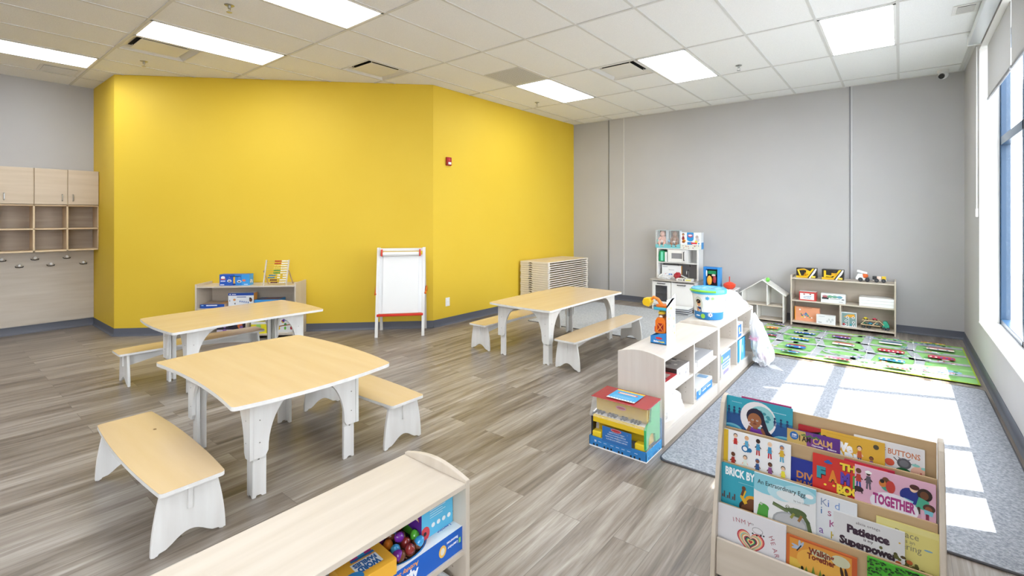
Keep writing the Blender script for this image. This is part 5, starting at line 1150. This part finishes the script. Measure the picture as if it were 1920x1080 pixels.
g.box(-0.09, 0.09, -0.1, 0.1, 0, 0.004); g.build('bin', PLASTIC, t, 0.002)
g = G(); g.tube([(x, y, 0.132) for x, y in rounded(-0.093, 0.093, -0.103, 0.103, 0.01)], 0.005, 6, '#f4f4f4', closed=True); g.build('rim', PLASTIC, t, smooth=60)
g = G(); g.ball((0, 0, 0), 0.05, '#8a3f22', 20, 12)
for k in range(5): g.tube([(0.051*math.cos(a)*math.cos(k*PI/5), 0.051*math.cos(a)*math.sin(k*PI/5), 0.051*math.sin(a)) for a in [2*PI*i/24 for i in range(24)]], 0.003, 5, '#2a1a14', closed=True)
o = g.build('toy_ball', PLASTIC, smooth=60); o.location = (-1.35, 1.02, 0.192); tag(o, 'rust orange ball with dark bands in the white bin', 'ball')

# ---- truck shelf contents (front faces -Y, unit front Y 7.435)
def onback(name, label, cat, x0, x1, z0, z1, yf, dep, col, art=None, **k):
    return carton(name, label, cat, ((x0+x1)/2, yf+dep/2, z0), x1-x0, dep, z1-z0, col, 0, art=art, **k)
def digger(seed):
    def f(A, w, h):
        A.rect(0, 0, w, h, '#2a2622'); A.poly([(0, 0), (w*.62, 0), (w*.95, h), (w, h), (w, h*.9), (w*.8, 0)], '#f0f0ee'); A.poly([(w*.7, 0), (w, 0), (w, h*.75)], '#1d1b1c')
        A.poly([(0, 0), (w*.55, 0), (w*.9, h), (w*.8, h), (w*.5, h*.16), (0, h*.2)], '#f2c21a')
        A.rect(w*.74, h*.05, w*.95, h*.24, '#f2c21a'); A.rect(w*.77, h*.09, w*.92, h*.2, '#f7dd6a')
    return f
for i, (x0, x1, lb) in enumerate(((-1.18, -0.93, 'black and yellow box with a toy excavator on the truck shelf'), (-0.865, -0.61, 'black and yellow box with a toy loader, second from the left on the truck shelf'))):
    t = onback('boxed_digger', lb, 'toy', x0, x1, 0.6655, 0.80, 7.50, 0.12, '#221f1c', {'front': digger(i)}, group=None)
    g = G(); w = x1-x0; y = -0.066
    if i == 0: g.tube([(-w*.42, y, .115), (-w*.3, y, .03)], .012, 8, '#f2c21a'); g.tube([(-w*.38, y, .11), (-w*.1, y, .12), (w*.1, y, .1), (w*.02, y, .05)], .011, 8, '#e0ac14'); g.box(w*.0, w*.2, y-.01, y+.01, .06, .10, '#f2c21a'); g.tube([(-w*.1, y, .03), (-w*.05, y, .07), (0, y, .03)], .012, 8, '#d99a12')
    else: g.box(-w*.4, -w*.3, y-.01, y+.01, .03, .12, '#f2c21a'); g.tube([(-w*.35, y, .05), (-w*.1, y, .045), (w*.1, y, .07)], .012, 8, '#f2c21a'); g.box(-w*.05, w*.22, y-.01, y+.01, .06, .09, '#d9a016'); g.box(w*.02, w*.16, y-.008, y+.008, .09, .118, '#3a342a')
    g.box(-w*.3, w*.1, y-.008, y+.008, .015, .028, '#f2c21a')
    g.build('digger_model', PLASTIC, t, smooth=40)
def wheel(x, y, z, r, par, c='#2b2e33'):
    g = G(); g.cyl((x, y-0.012, z), (x, y+0.012, z), r, 20, c); g.cyl((x, y-0.0135, z), (x, y-0.012, z), r*.45, 14, '#4a4d52'); g.build('wheel', PLASTIC, par, 0.003, smooth=40)
t = thing('toy_truck', 'white toy cement mixer truck on top of the truck shelf', 'toy truck', (-0.39, 7.56, 0.665))
g = G(); g.prism([(-0.085, 0.02), (0.07, 0.02), (0.07, 0.04), (0.0, 0.045), (-0.01, 0.10), (-0.06, 0.10), (-0.085, 0.05)], -0.035, 0.035, 'y', '#eeefef'); g.build('cab', PLASTIC, t, 0.005)
g = G(); g.tube([(-0.07, 0, 0.135), (-0.0, 0, 0.115), (0.04, 0, 0.105)], [0.016, 0.018, 0.016], 12, '#eef0f0'); g.build('ladder', PLASTIC, t, 0.003, smooth=50)
g = G(); g.ball((0.02, 0, 0.075), (0.035, 0.032, 0.03), '#e0682c'); g.build('drum', PLASTIC, t, smooth=60)
for x in (-0.03, 0.045):
    for y in (-0.035, 0.035): wheel(x, y, 0.026, 0.026, t)
t = thing('toy_truck', 'small black, pink and yellow toy truck at the right of the truck shelf', 'toy truck', (-0.215, 7.56, 0.665))
g = G(); g.box(-0.075, -0.03, -0.03, 0.03, 0.03, 0.08, '#2a2c30'); g.box(-0.075, 0.075, -0.028, 0.028, 0.022, 0.034, '#f0ece8'); g.build('cab', PLASTIC, t, 0.006)
g = G(); g.box(-0.028, 0.02, -0.03, 0.03, 0.036, 0.076, '#f0d6c8'); g.box(0.024, 0.07, -0.03, 0.03, 0.036, 0.08, '#e8c22c'); g.build('load', PLASTIC, t, 0.005)
for x in (-0.03, 0.045):
    for y in (-0.03, 0.03): wheel(x, y, 0.025, 0.025, t)
def red_case(A, w, h): A.rect(0, 0, w, h, '#c8403c'); A.rect(w*.06, h*.12, w*.88, h*.82, '#f3f2f2'); q = random.Random(4); [A.line([(w*q.uniform(.2, .75), h*q.uniform(.2, .6)), (w*q.uniform(.2, .75), h*q.uniform(.2, .6))], .003, c) for c in ['#8aa8c8', '#3f5f9a', '#9ab0c0', '#2f4f8a']*3]; A.ell(w*.3, h*.72, .012, .008, '#8a3a34'); A.ell(w*.66, h*.74, .012, .008, '#8a3a34')
onback('toy_case', 'small red and white toy case on the middle of the truck shelf', 'box', -1.14, -0.93, 0.3525, 0.475, 7.47, 0.13, '#c8403c', {'front': red_case, 'top': lambda A, w, h: A.rect(0, 0, w, h, '#f0efef')})
def train_box(A, w, h):
    A.rect(0, 0, w, h, '#e9e9ea'); A.rect(w*.04, h*.38, w*.32, h*.6, '#3a3a3e')
    for i, c in enumerate(('#b02f3c', '#3f8f5a', '#3f8f6a', '#2f86a0')): A.ell(w*(.17+.2*i), h*.7, w*.11, h*.13, c, 16); A.rect(w*(.09+.2*i), h*.7, w*(.25+.2*i), h*.74, '#b9d8d8')
    A.rect(w*.36, h*.42, w*.8, h*.52, '#b9babd'); A.rect(w*.85, h*.4, w*.95, h*.5, '#4a4a4e'); A.rect(w*.74, h*.15, w*.9, h*.19, '#8a8a8d')
onback('train_set_box', 'white box printed with small trains on the truck shelf', 'box', -0.87, -0.585, 0.3525, 0.475, 7.455, 0.09, '#efeff0', {'front': train_box})
for i in range(3):
    t = carton('board_game_box', ['bottom flat white box of the stack on the truck shelf', 'middle flat white box of the stack on the truck shelf', 'top flat white box of the stack on the truck shelf'][i], 'box', (-0.245, 7.58, 0.3525+i*0.0385), 0.375, 0.24, 0.037, '#f3f2f1', 0, group='stacked flat white boxes', bevel=0.003)
def orange_box(A, w, h):
    A.rect(0, 0, w, h, '#e9a17c'); A.rect(0, 0, w*.04, h, '#e8962c'); A.rect(w*.35, h*.93, w*.7, h*.96, '#b9785a')
    q = random.Random(7)
    for i in range(26): x = w*q.uniform(.22, .68); y = h*q.uniform(.22, .5); A.poly([(x, y), (x+.02, y), (x+.01, y+.02)], q.choice(['#2f6fc4', '#e04a3c', '#3fb06a', '#f2d43c', '#f4f4f4', '#3f9fd8']))
    A.poly([(w*.42, h*.5), (w*.5, h*.5), (w*.46, h*.66)], '#2f6fc4'); A.ell(w*.22, h*.8, .012, .012, '#f4ece6')
onback('magnet_tile_box', 'orange box printed with coloured tiles on the bottom of the truck shelf', 'box', -1.205, -0.895, 0.0555, 0.25, 7.52, 0.07, '#e9a17c', {'front': orange_box})
onback('block_box', 'low white box with line drawings beside the orange box', 'box', -0.925, -0.70, 0.0555, 0.178, 7.45, 0.065, '#ecedee', {'front': lambda A, w, h: (A.rect(0, 0, w, h, '#ecedee'), [A.ell(w*(.58+.09*i), h*(.35+.2*(i % 2)), .010, .013, '#7d848a', 10) for i in range(4)], [A.ell(w*(.58+.09*i), h*(.35+.2*(i % 2)), .007, .010, '#dfe4e6', 10) for i in range(4)], A.rect(w*.12, h*.82, w*.45, h*.86, '#a4a8ab'), A.rect(w*.1, h*.14, w*.28, h*.2, '#8a8d90'))})
def car_box(A, w, h):
    A.rect(0, 0, w, h, '#e4e6e8'); A.rect(w*.05, h*.05, w*.95, h*.95, '#7f9a98'); A.poly([(w*.15, h*.66), (w*.9, h*.66), (w*.85, h*.9), (w*.45, h*.85)], '#e8a83a'); A.rect(w*.48, h*.05, w*.52, h*.64, '#e4e6e8')
    for x, y in ((.4, .66), (.78, .66), (.32, .4), (.8, .34), (.3, .14), (.8, .1)): A.ell(w*x, h*y, .0155, .0155, '#f4f4f4', 16); A.ell(w*x, h*y, .009, .009, '#5a5f64', 12)
    A.rect(w*.1, h*.08, w*.24, h*.22, '#c23c44'); A.rect(w*.56, h*.1, w*.68, h*.2, '#2f9fb0')
onback('car_puzzle_box', 'grey framed box showing cars with white wheels', 'box', -0.635, -0.46, 0.0555, 0.245, 7.47, 0.04, '#dfe2e4', {'front': car_box})
t = thing('toy_car_carrier', 'wooden toy car carrier loaded with small cars on the bottom shelf', 'toy truck', (-0.265, 7.56, 0.056))
g = G()
for y in (-0.045, 0.045): g.tube([(-0.14, y, 0.10), (0.05, y, 0.105), (0.10, y, 0.06)], 0.006, 6, '#d9c09a'); g.tube([(-0.15, y, 0.045), (0.06, y, 0.04)], 0.006, 6, '#d9c09a'); g.tube([(-0.15, y, 0.045), (-0.10, y, 0.10)], 0.006, 6, '#d9c09a'); g.tube([(-0.03, y, 0.04), (0.03, y, 0.105)], 0.006, 6, '#d9c09a')
g.box(-0.14, 0.05, -0.045, 0.045, 0.1, 0.105, '#cdb48c'); g.box(-0.15, 0.06, -0.045, 0.045, 0.036, 0.042, '#cdb48c'); g.build('trailer', PLASTIC, t)
g = G(); g.prism([(0.08, 0.015), (0.155, 0.015), (0.155, 0.06), (0.13, 0.11), (0.09, 0.11)], -0.045, 0.045, 'y', '#3aa88a'); g.box(0.08, 0.16, -0.046, 0.046, 0.01, 0.025, '#3f8fd0'); g.build('cab', PLASTIC, t, 0.006)
for x in (-0.12, -0.06, 0.1, 0.14): wheel(x, -0.047, 0.018, 0.018, t)
for x in (-0.12, -0.06, 0.1, 0.14): wheel(x, 0.047, 0.018, 0.018, t)
carp = None
for i, (x, z, c, nm) in enumerate([(-0.10, 0.105, '#f2d43c', 'yellow toy car on the upper deck of the car carrier'), (0.0, 0.105, '#d8405a', 'pink toy car on the upper deck of the car carrier'), (-0.12, 0.042, '#3f8f6a', 'green toy car low on the car carrier'), (-0.05, 0.042, '#3f9fc4', 'blue toy car low on the car carrier'), (0.02, 0.042, '#8fb0a8', 'grey green toy car low on the car carrier')]):
    tt = thing('toy_car', nm, 'toy car', (-0.265+x, 7.56, 0.057+z), group='toy cars on the car carrier')
    g = G(); g.prism([(-0.03, 0.008), (0.03, 0.008), (0.03, 0.018), (0.016, 0.02), (0.01, 0.031), (-0.012, 0.031), (-0.02, 0.02), (-0.03, 0.018)], -0.015, 0.015, 'y', c); g.build('body', GLOSSY, tt, 0.002)
    for sx in (-0.017, 0.017):
        g = G(); g.cyl((sx, -0.017, 0.008), (sx, 0.017, 0.008), 0.008, 12, '#222222'); g.build('axle_wheels', PLASTIC, tt)

# ---- shelf by the yellow wall
def onleft(name, label, cat, a0, a1, z0, z1, dfront, dep, col, art=None, **k):
    return carton(name, label, cat, wallpt((a0+a1)/2, dfront-dep/2, z0), a0-a1, dep, z1-z0, col, RW, art=art, **k)
def scale_box(A, w, h):
    A.rect(0, 0, w, h, '#2458b8'); A.rect(w*.5, 0, w, h, '#2f7fcf'); A.rect(w*.74, 0, w, h, '#3f9ade'); A.rect(w*.46, h*.12, w*.52, h*.8, '#e8b23c'); A.rect(w*.33, h*.78, w*.7, h*.84, '#1a2f6a'); A.ell(w*.49, h*.82, .012, .01, '#2f6a3c'); A.ell(w*.49, h*.12, .02, .01, '#1a2f6a')
    for x, y in ((.33, .42), (.66, .36)): A.line([(w*x, h*.8), (w*(x-.05), h*y)], .0015, '#c8c0e0'); A.line([(w*x, h*.8), (w*(x+.05), h*y)], .0015, '#c8c0e0'); A.ell(w*x, h*y, w*.075, h*.12, '#dfe4e8', 16); A.ell(w*x, h*(y-.02), w*.05, h*.06, '#6a6050', 12)
    A.ell(w*.12, h*.72, w*.07, h*.14, '#f2f0f4', 14); A.rect(w*.04, h*.54, w*.21, h*.62, '#e0603c'); A.rect(w*.04, h*.36, w*.2, h*.46, '#c8d4f0'); A.rect(w*.03, h*.06, w*.16, h*.12, '#eef2fa'); A.ell(w*.82, h*.45, w*.06, h*.1, '#e8785a', 12); A.rect(w*.82, h*.06, w*.95, h*.13, '#cfe4f6')
def scale_side(A, w, h): A.rect(0, 0, w, h, '#3f9fe0'); dots(A, w, h, 6, ['#e8eef4', '#dfe4e8'], .012, 9)
onleft('balance_set_box', 'blue balance scale box on top of the shelf by the yellow wall', 'box', 2.575, 2.225, 0.6605, 0.80, 0.285, 0.10, '#2458b8', {'front': scale_box, 'right': scale_side})
# abacus
t = thing('abacus', 'wooden abacus with coloured and white beads on the yellow wall shelf', 'abacus', wallpt(1.915, 0.24, 0.6605), RW)
def ab(z, dy=0.0): return (-0.06+0.09*z/0.30*1.0+dy)
for s in (-1, 1):
    g = G(); x = s*0.135; v = [(x+dx, yy+dy, zz) for zz, yy in ((0, -0.07), (0.31, 0.02)) for dy in (-0.007, 0.007) for dx in (-0.008, 0.008)]
    g.add(v, [(0, 2, 3, 1), (4, 5, 7, 6), (0, 1, 5, 4), (2, 6, 7, 3), (0, 4, 6, 2), (1, 3, 7, 5)]); g.build('frame_post', BIRCH['z'], t, 0.002)
    g = G(); x = s*0.15; v = [(x+dx, yy+dy, zz) for zz, yy in ((0, 0.10), (0.18, -0.025)) for dy in (-0.007, 0.007) for dx in (-0.006, 0.006)]
    g.add(v, [(0, 2, 3, 1), (4, 5, 7, 6), (0, 1, 5, 4), (2, 6, 7, 3), (0, 4, 6, 2), (1, 3, 7, 5)]); g.build('support_leg', KRAFT, t, 0.002)
BC = ['#c0281c', '#c0281c', '#e8d26a', '#e8d26a', '#3f9a4a', '#3f9a4a', '#2f7fa8', '#2f7fa8', '#5a1f2c', '#5a1f2c']
for r_ in range(10):
    z = 0.295-r_*0.029; y = -0.07+0.09*z/0.31
    g = G(); g.tube([(-0.13, y, z), (0.13, y, z)], 0.0015, 6, '#b9a070'); wire = g.build('wire', PLASTIC, t)
    sh = [0, 0, 0, 0, 0, 0, .05, .06, .03, .02][r_]
    for i in range(10):
        x = 0.122-i*0.0165
        if i >= 5: x -= sh
        elif r_ in (6, 7) and i >= 3: x -= 0.03
        g = G(); g.ball((x, y, z), (0.0078, 0.0105, 0.0105), '#f3efe6' if i < 5 else BC[r_], 8, 6); g.build('bead', PLASTIC, t, smooth=60)
def num_box(A, w, h):
    A.rect(0, 0, w, h, '#eef0f4'); A.rect(0, h*.82, w, h, '#2450b0'); A.rect(w*.14, h*.88, w*.3, h*.93, '#eef2fa'); A.ell(w*.07, h*.905, .007, .007, '#eef2fa'); A.ell(w*.24, h*.52, .016, .014, '#e8a05a'); A.rect(w*.33, h*.68, w*.7, h*.74, '#7a88b8'); A.text('1', w*.05, h*.4, .022, '#2a2420', bold=.05); A.text('6', w*.24, h*.2, .022, '#2a2420', bold=.05); A.ell(w*.88, h*.5, .018, .025, '#6a4030'); A.ell(w*.86, h*.62, .012, .009, '#1f1c1c')
    for i in range(5): A.ell(w*(.46+.08*i), h*(.4-.02*i), .006, .012, '#3f6fb8')
onleft('number_game_box', 'white number game box with a blue top and handle', 'box', 2.49, 2.19, 0.3855, 0.56, 0.25, 0.09, '#eef0f4', {'front': num_box, 'right': lambda A, w, h: A.rect(0, 0, w, h, '#e0963c')})
onleft('activity_set_box', 'low dark blue box at the left end of the yellow wall shelf', 'box', 2.79, 2.51, 0.3855, 0.435, 0.30, 0.24, '#c9a98c', {'front': lambda A, w, h: (A.rect(0, 0, w, h, '#1f4fa8'), A.rect(w*.25, h*.55, w*.7, h*.8, '#e8eef8'), A.rect(w*.05, h*.6, w*.14, h*.8, '#9fd0f0')), 'top': lambda A, w, h: (A.rect(0, 0, w, h, '#b9a28c'), A.rect(w*.7, 0, w, h, '#e0a04a'))})
onleft('activity_set_box', 'light blue box lying open topped beside the number game box', 'box', 2.17, 1.88, 0.3855, 0.475, 0.28, 0.20, '#3f9ade', {'top': lambda A, w, h: (A.rect(0, 0, w, h, '#8a6a78'), A.rect(0, 0, w*.3, h, '#3a5a8a')), 'front': lambda A, w, h: A.rect(0, 0, w, h, '#3f9ade')})
onleft('picture_box', 'dark violet picture box on the bottom of the yellow wall shelf', 'box', 2.62, 2.30, 0.0555, 0.22, 0.26, 0.08, '#3a2f4a', {'front': lambda A, w, h: (A.rect(0, 0, w, h, '#2c2638'), A.rect(0, 0, w, h*.3, '#cfc4d8'), A.ell(w*.5, h*.62, .03, .035, '#1a1620'), A.ell(w*.85, h*.6, .03, .04, '#d9743a'), dots(A, w, h, 6, ['#8a6ab0', '#5a4a8a'], .02, 3))})
def beads_box(A, w, h):
    A.rect(0, 0, w, h, '#eceff0'); q = random.Random(12)
    for i in range(18): A.ell(w*q.uniform(.25, .95), h*q.uniform(.35, .95), .016, .018, q.choice(['#2f86c8', '#e8c22c', '#c23044', '#3fa05a', '#5a2f8a', '#e8803a']), 10)
    A.line([(w*.1, h*.28), (w*.95, h*.42)], .012, '#a8683a')
    for x, c in ((.15, '#2f86c8'), (.35, '#e8c22c'), (.6, '#6ab83c'), (.85, '#b8283c')): A.ell(w*x, h*.22, .013, .022, c, 10)
onleft('bead_maze_box', 'white box printed with bright beads on the bottom of the yellow wall shelf', 'box', 1.98, 1.69, 0.0555, 0.30, 0.27, 0.08, '#eceff0', {'front': beads_box})
onleft('bead_maze_box', 'lime and yellow box next to the bright bead box', 'box', 2.20, 2.02, 0.0555, 0.20, 0.30, 0.08, '#e8dc3c', {'front': lambda A, w, h: (A.rect(0, 0, w, h, '#e9dc2c'), A.ell(w*.5, h*.6, .03, .04, '#9fd06a'), A.rect(0, h*.8, w, h, '#e9ece8'))})

# ---- toy kitchen contents
def doll(x0, x1, skin, dark, label, toy):
    w = x1-x0; t = thing('boxed_baby_doll', label, 'doll', ((x0+x1)/2, 7.60, 1.0015), group=None)
    g = G(); h = 0.30
    g.box(-w/2, w/2, 0.05, 0.055, 0, h, '#b9d4da'); g.box(-w/2, -w/2+0.004, -0.055, 0.05, 0, h, '#eaf0f2'); g.box(w/2-0.004, w/2, -0.055, 0.05, 0, h, '#dfeaf0'); g.box(-w/2, w/2, -0.055, 0.05, h-0.004, h, '#cfe4ea'); g.box(-w/2, w/2, -0.055, 0.05, 0, 0.004, '#7cc4cc')
    g.prism([(-w/2-.004, 0), (w/2+.004, 0), (w/2+.004, .075), (w*.15, .055), (-w*.15, .055), (-w/2-.004, .06)], -0.06, -0.056, 'y', '#7cc4cc'); g.build('display_box', PRINT, t)
    g = G(); g.box(-w/2+0.03, w/2-0.005, 0.044, 0.049, 0.02, h-0.01, '#2a1418' if dark else '#4a2a2c'); g.build('box_lining', PRINT, t)
    g = G(); z0 = 0.065
    g.ball((0.008, 0.0, 0.235), (0.043, 0.042, 0.05), skin, 18, 14); g.ball((0.008, 0, 0.145), (0.042, 0.034, 0.055), skin, 14, 10)
    for s in (-1, 1):
        g.tube([(0.008+s*0.036, -0.005, 0.185), (0.008+s*0.062, -0.02, 0.145), (0.008+s*0.058, -0.035, 0.11)], [0.018, 0.016, 0.013], 10, skin); g.ball((0.008+s*0.058, -0.038, 0.10), 0.015, skin, 10, 8)
        g.tube([(0.008+s*0.025, -0.005, 0.11), (0.008+s*0.05, -0.04, 0.085), (0.008+s*0.035, -0.045, 0.05)], [0.027, 0.024, 0.017], 10, skin); g.ball((0.008+s*0.035, -0.05, 0.035), (0.016, 0.02, 0.012), skin, 10, 8)
        g.ball((0.008+s*0.042, 0.0, 0.232), (0.007, 0.008, 0.012), skin, 8, 6)
    g.ball((0.008, -0.043, 0.226), (0.006, 0.006, 0.006), skin, 8, 6); g.build('doll_body', PLASTIC, t, smooth=60)
    g = G()
    for s in (-1, 1): g.ball((0.008+s*0.016, -0.039, 0.242), (0.006, 0.004, 0.006), '#f4f4f4', 8, 6); g.ball((0.008+s*0.016, -0.0425, 0.242), (0.0035, 0.002, 0.004), '#2a1c18', 8, 6)
    g.ball((0.008, -0.041, 0.208), (0.010, 0.004, 0.004), '#b85a58', 8, 6); g.build('face', PLASTIC, t, smooth=60)
    g = G(); g.ball((0.008, -0.002, 0.108), (0.044, 0.037, 0.028), '#f0ecec', 14, 10); g.build('diaper', CLOTH, t, smooth=60)
    g = G(); g.ball((-w/2+0.03, -0.04, 0.12), (0.02, 0.012, 0.022), toy, 12, 8); g.build('accessory', PLASTIC, t, smooth=60)
    g = G(); g.add([(-w/2+.004, -.0555, .06), (w/2-.004, -.0555, .06), (w/2-.004, -.0555, h-.004), (-w/2+.004, -.0555, h-.004)], [(0, 1, 2, 3)]); g.build('window_film', CLEARP, t)
doll(-3.325, -3.135, '#e0a898', False, 'light skinned baby doll in a teal display box on the toy kitchen', '#7fcac0')
doll(-3.125, -2.905, '#8a5634', True, 'dark skinned baby doll in a teal display box on the toy kitchen', '#6fb4e0')
def pet_box(A, w, h):
    A.rect(0, 0, w, h, '#eef0f2'); kid(A, w*.14, h*.36, h*.62, SK[3], '#1c1414', '#8a1f2c', '#eef0f2'); A.ell(w*.18, h*.48, .028, .024, '#d98a2c'); A.ell(w*.15, h*.42, .025, .018, '#8a4a1c')
    A.rect(w*.32, h*.6, w*.64, h, '#2f8fd0'); A.ell(w*.48, h*.6, w*.16, h*.14, '#2f8fd0'); A.ell(w*.48, h*.8, w*.12, h*.1, '#c8405a'); A.ell(w*.48, h*.82, w*.09, h*.05, '#f0e8f0')
    A.rect(w*.34, h*.22, w*.58, h*.42, '#3a86c8'); A.ell(w*.8, h*.72, .025, .03, '#b9aaa8'); A.ell(w*.82, h*.55, .03, .035, '#c9c4cc'); A.ell(w*.76, h*.42, .022, .03, '#e8d25a'); A.rect(w*.52, h*.3, w*.8, h*.4, '#d8404c'); A.ell(w*.88, h*.34, .014, .014, '#4fb0d8')
    A.rect(0, 0, w, h*.26, '#dfe2da'); dots(A, w, h*.26, 14, ['#c8303c', '#2f5fa0', '#3f9a6a', '#e0803a', '#8a2f4a'], .008, 3)
carton('toy_set_box', 'white and blue pretend play box with a child pictured, on the toy kitchen', 'box', (-2.722, 7.60, 1.0015), 0.345, 0.11, 0.268, '#eef0f2', art={'front': pet_box, 'right': lambda A, w, h: (A.rect(0, 0, w, h, '#e8ecee'), A.rect(0, 0, w, h*.4, '#3f9ade'))})
t = thing('toy_bag', 'green and white toy pack in the upper left compartment of the toy kitchen', 'toy', (-3.19, 7.60, 0.7705))
g = G(); g.prism([(-0.075, 0.005), (0.03, 0.005), (0.035, 0.17), (-0.02, 0.19), (-0.065, 0.18), (-0.08, 0.1)], -0.075, 0.06, 'y', '#27a06c'); g.build('pack', PLASTIC, t, 0.015, seg=3)
g = G(); g.box(-0.035, 0.005, -0.08, -0.0755, 0.02, 0.165, '#7fdcc0'); g.build('label_panel', PRINT, t, 0.002)
g = G(); g.box(0.036, 0.07, -0.08, 0.06, 0.003, 0.165, '#eef2f0'); g.build('card', PRINT, t, 0.002)
def serve(A, w, h): A.rect(0, 0, w, h, '#eff0f1'); A.text('Serve it', w*.36, h*.62, .02, '#6a7078', w=w*.28); A.rect(w*.04, h*.86, w*.3, h*.9, '#9a9da4'); [A.ell(w*(.2+.1*i), h*.3, .016, .014, c, 10) for i, c in enumerate(('#d0303c', '#2f6fc4', '#3f8fe0', '#2f5fb0'))]
carton('play_food_box', 'white play food box leaning at the back of the toy kitchen counter', 'box', (-3.06, 7.60, 0.4985), 0.335, 0.05, 0.215, '#eff0f1', art={'front': serve, 'right': lambda A, w, h: A.rect(0, 0, w, h, '#e09a3c')})
g = crumple((-3.13, 7.46, 0.53), (0.12, 0.08, 0.05), 2.2, 0.5, '#d8d3cd', 24, 16, 2.5, floor=0.4985); tag(g.build('crumpled_bag', BAGM), 'crumpled see-through bag on the left of the toy kitchen counter', 'plastic bag')
g = crumple((-2.915, 7.47, 0.558), (0.055, 0.05, 0.055), 4.4, 0.35, '#b02430', 20, 14, 2.5, floor=0.4985); tag(g.build('red_pouch', PLASTIC, smooth=40), 'dark red pouch on the toy kitchen counter', 'pouch')
g = G(); g.cyl((-0.07, 0, 0.045), (0.07, -0.03, -0.0), 0.022, 18, '#b9bbbd'); o = g.build('metal_canister', METAL, smooth=40); o.location = (-2.80, 7.49, 0.5232); tag(o, 'shiny metal canister lying beside the toy kitchen sink', 'canister')
def mag(A, w, h): A.rect(0, 0, w, h, '#e9e6e0'); A.rect(w*.1, h*.3, w*.4, h*.6, '#5a5650'); A.rect(w*.6, h*.3, w*.95, h*.7, '#d9d23c'); A.rect(w*.45, h*.2, w*.55, h*.8, '#4a4844')
carton('recipe_card_box', 'flat black and yellow printed box on the front of the toy kitchen counter', 'box', (-2.755, 7.38, 0.4985), 0.25, 0.10, 0.04, '#e9e6e0', art={'front': mag, 'top': mag})
q = random.Random(6)
for i in range(7):
    carton('magazine', 'folded printed paper in the pile in front of the toy kitchen', 'magazine', (-2.74+q.uniform(-.01, .01), 7.19+q.uniform(-.01, .01), 0.0095+i*0.0145), 0.28, 0.20, 0.0135, ['#d8d8da', '#6a6c72', '#eceded', '#4a4c54'][i % 4], rz=q.uniform(-.05, .05), group='folded papers in the pile', bevel=0.002)
# blue boxed toy + red spinner on a low white stand
t = thing('low_stand', 'low white stand mostly hidden behind the bucket and wrap', 'stand', (-2.25, 7.49, 0))
g = G(); g.box(-0.29, 0.27, -0.17, 0.17, 0.41, 0.43); g.build('top', WK, t, 0.003)
for sx in (-0.26, 0.24):
    for sy in (-0.14, 0.14): g = G(); g.box(sx-0.015, sx+0.015, sy-0.015, sy+0.015, 0.0, 0.41); g.build('leg', WK, t, 0.002)
t = thing('blue_framed_toy', 'blue framed box with green, yellow and red toys inside, by the toy kitchen', 'toy', (-2.345, 7.47, 0.4305))
g = G(); w, h = 0.13, 0.31
for q_ in ((-w, -w+0.035, 0, h), (w-0.045, w, 0, h), (-w+.035, w-.045, h-0.03, h), (-w+.035, w-.045, 0, 0.02)): g.box(q_[0], q_[1], -0.05, 0.05, q_[2], q_[3], '#3f9ae0' if q_[0] > 0 else '#2f86d4')
g.box(-w+.035, w-.045, 0.045, 0.05, 0.02, h-.03, '#3a2a30'); g.build('frame', PRINT, t, 0.002)
g = G(); g.box(-0.07, 0.06, -0.03, 0.03, 0.20, 0.255, '#1f8a5a'); g.build('green_block', PLASTIC, t, 0.006)
g = G(); g.ball((-0.045, -0.02, 0.10), (0.042, 0.025, 0.075), '#eea62c'); g.build('yellow_figure', PLASTIC, t, smooth=60)
g = G(); g.ball((0.035, -0.02, 0.12), (0.03, 0.025, 0.06), '#a82f3a'); g.ball((0.02, -0.02, 0.185), (0.03, 0.025, 0.02), '#f0d8d4'); g.build('red_figure', PLASTIC, t, smooth=60)
g = G(); g.ball((-0.085, -0.03, 0.21), (0.012, 0.02, 0.05), '#f2f2f4'); g.build('white_figure', PLASTIC, t, smooth=60)
t = thing('spinning_top_toy', 'orange red toy with an upright stick behind the plastic wrap', 'toy', (-2.08, 7.43, 0.4305))
g = G(); g.lathe([(0.05, 0.0), (0.085, 0.03), (0.09, 0.07), (0.05, 0.095), (0.02, 0.105), (0.0, 0.105)], 24, '#ee4a2a'); g.build('body', PLASTIC, t, smooth=50)
g = G(); g.cyl((0, 0, 0.1), (0, 0, 0.185), 0.007, 10, '#e03a22'); g.build('stick', PLASTIC, t, smooth=50)
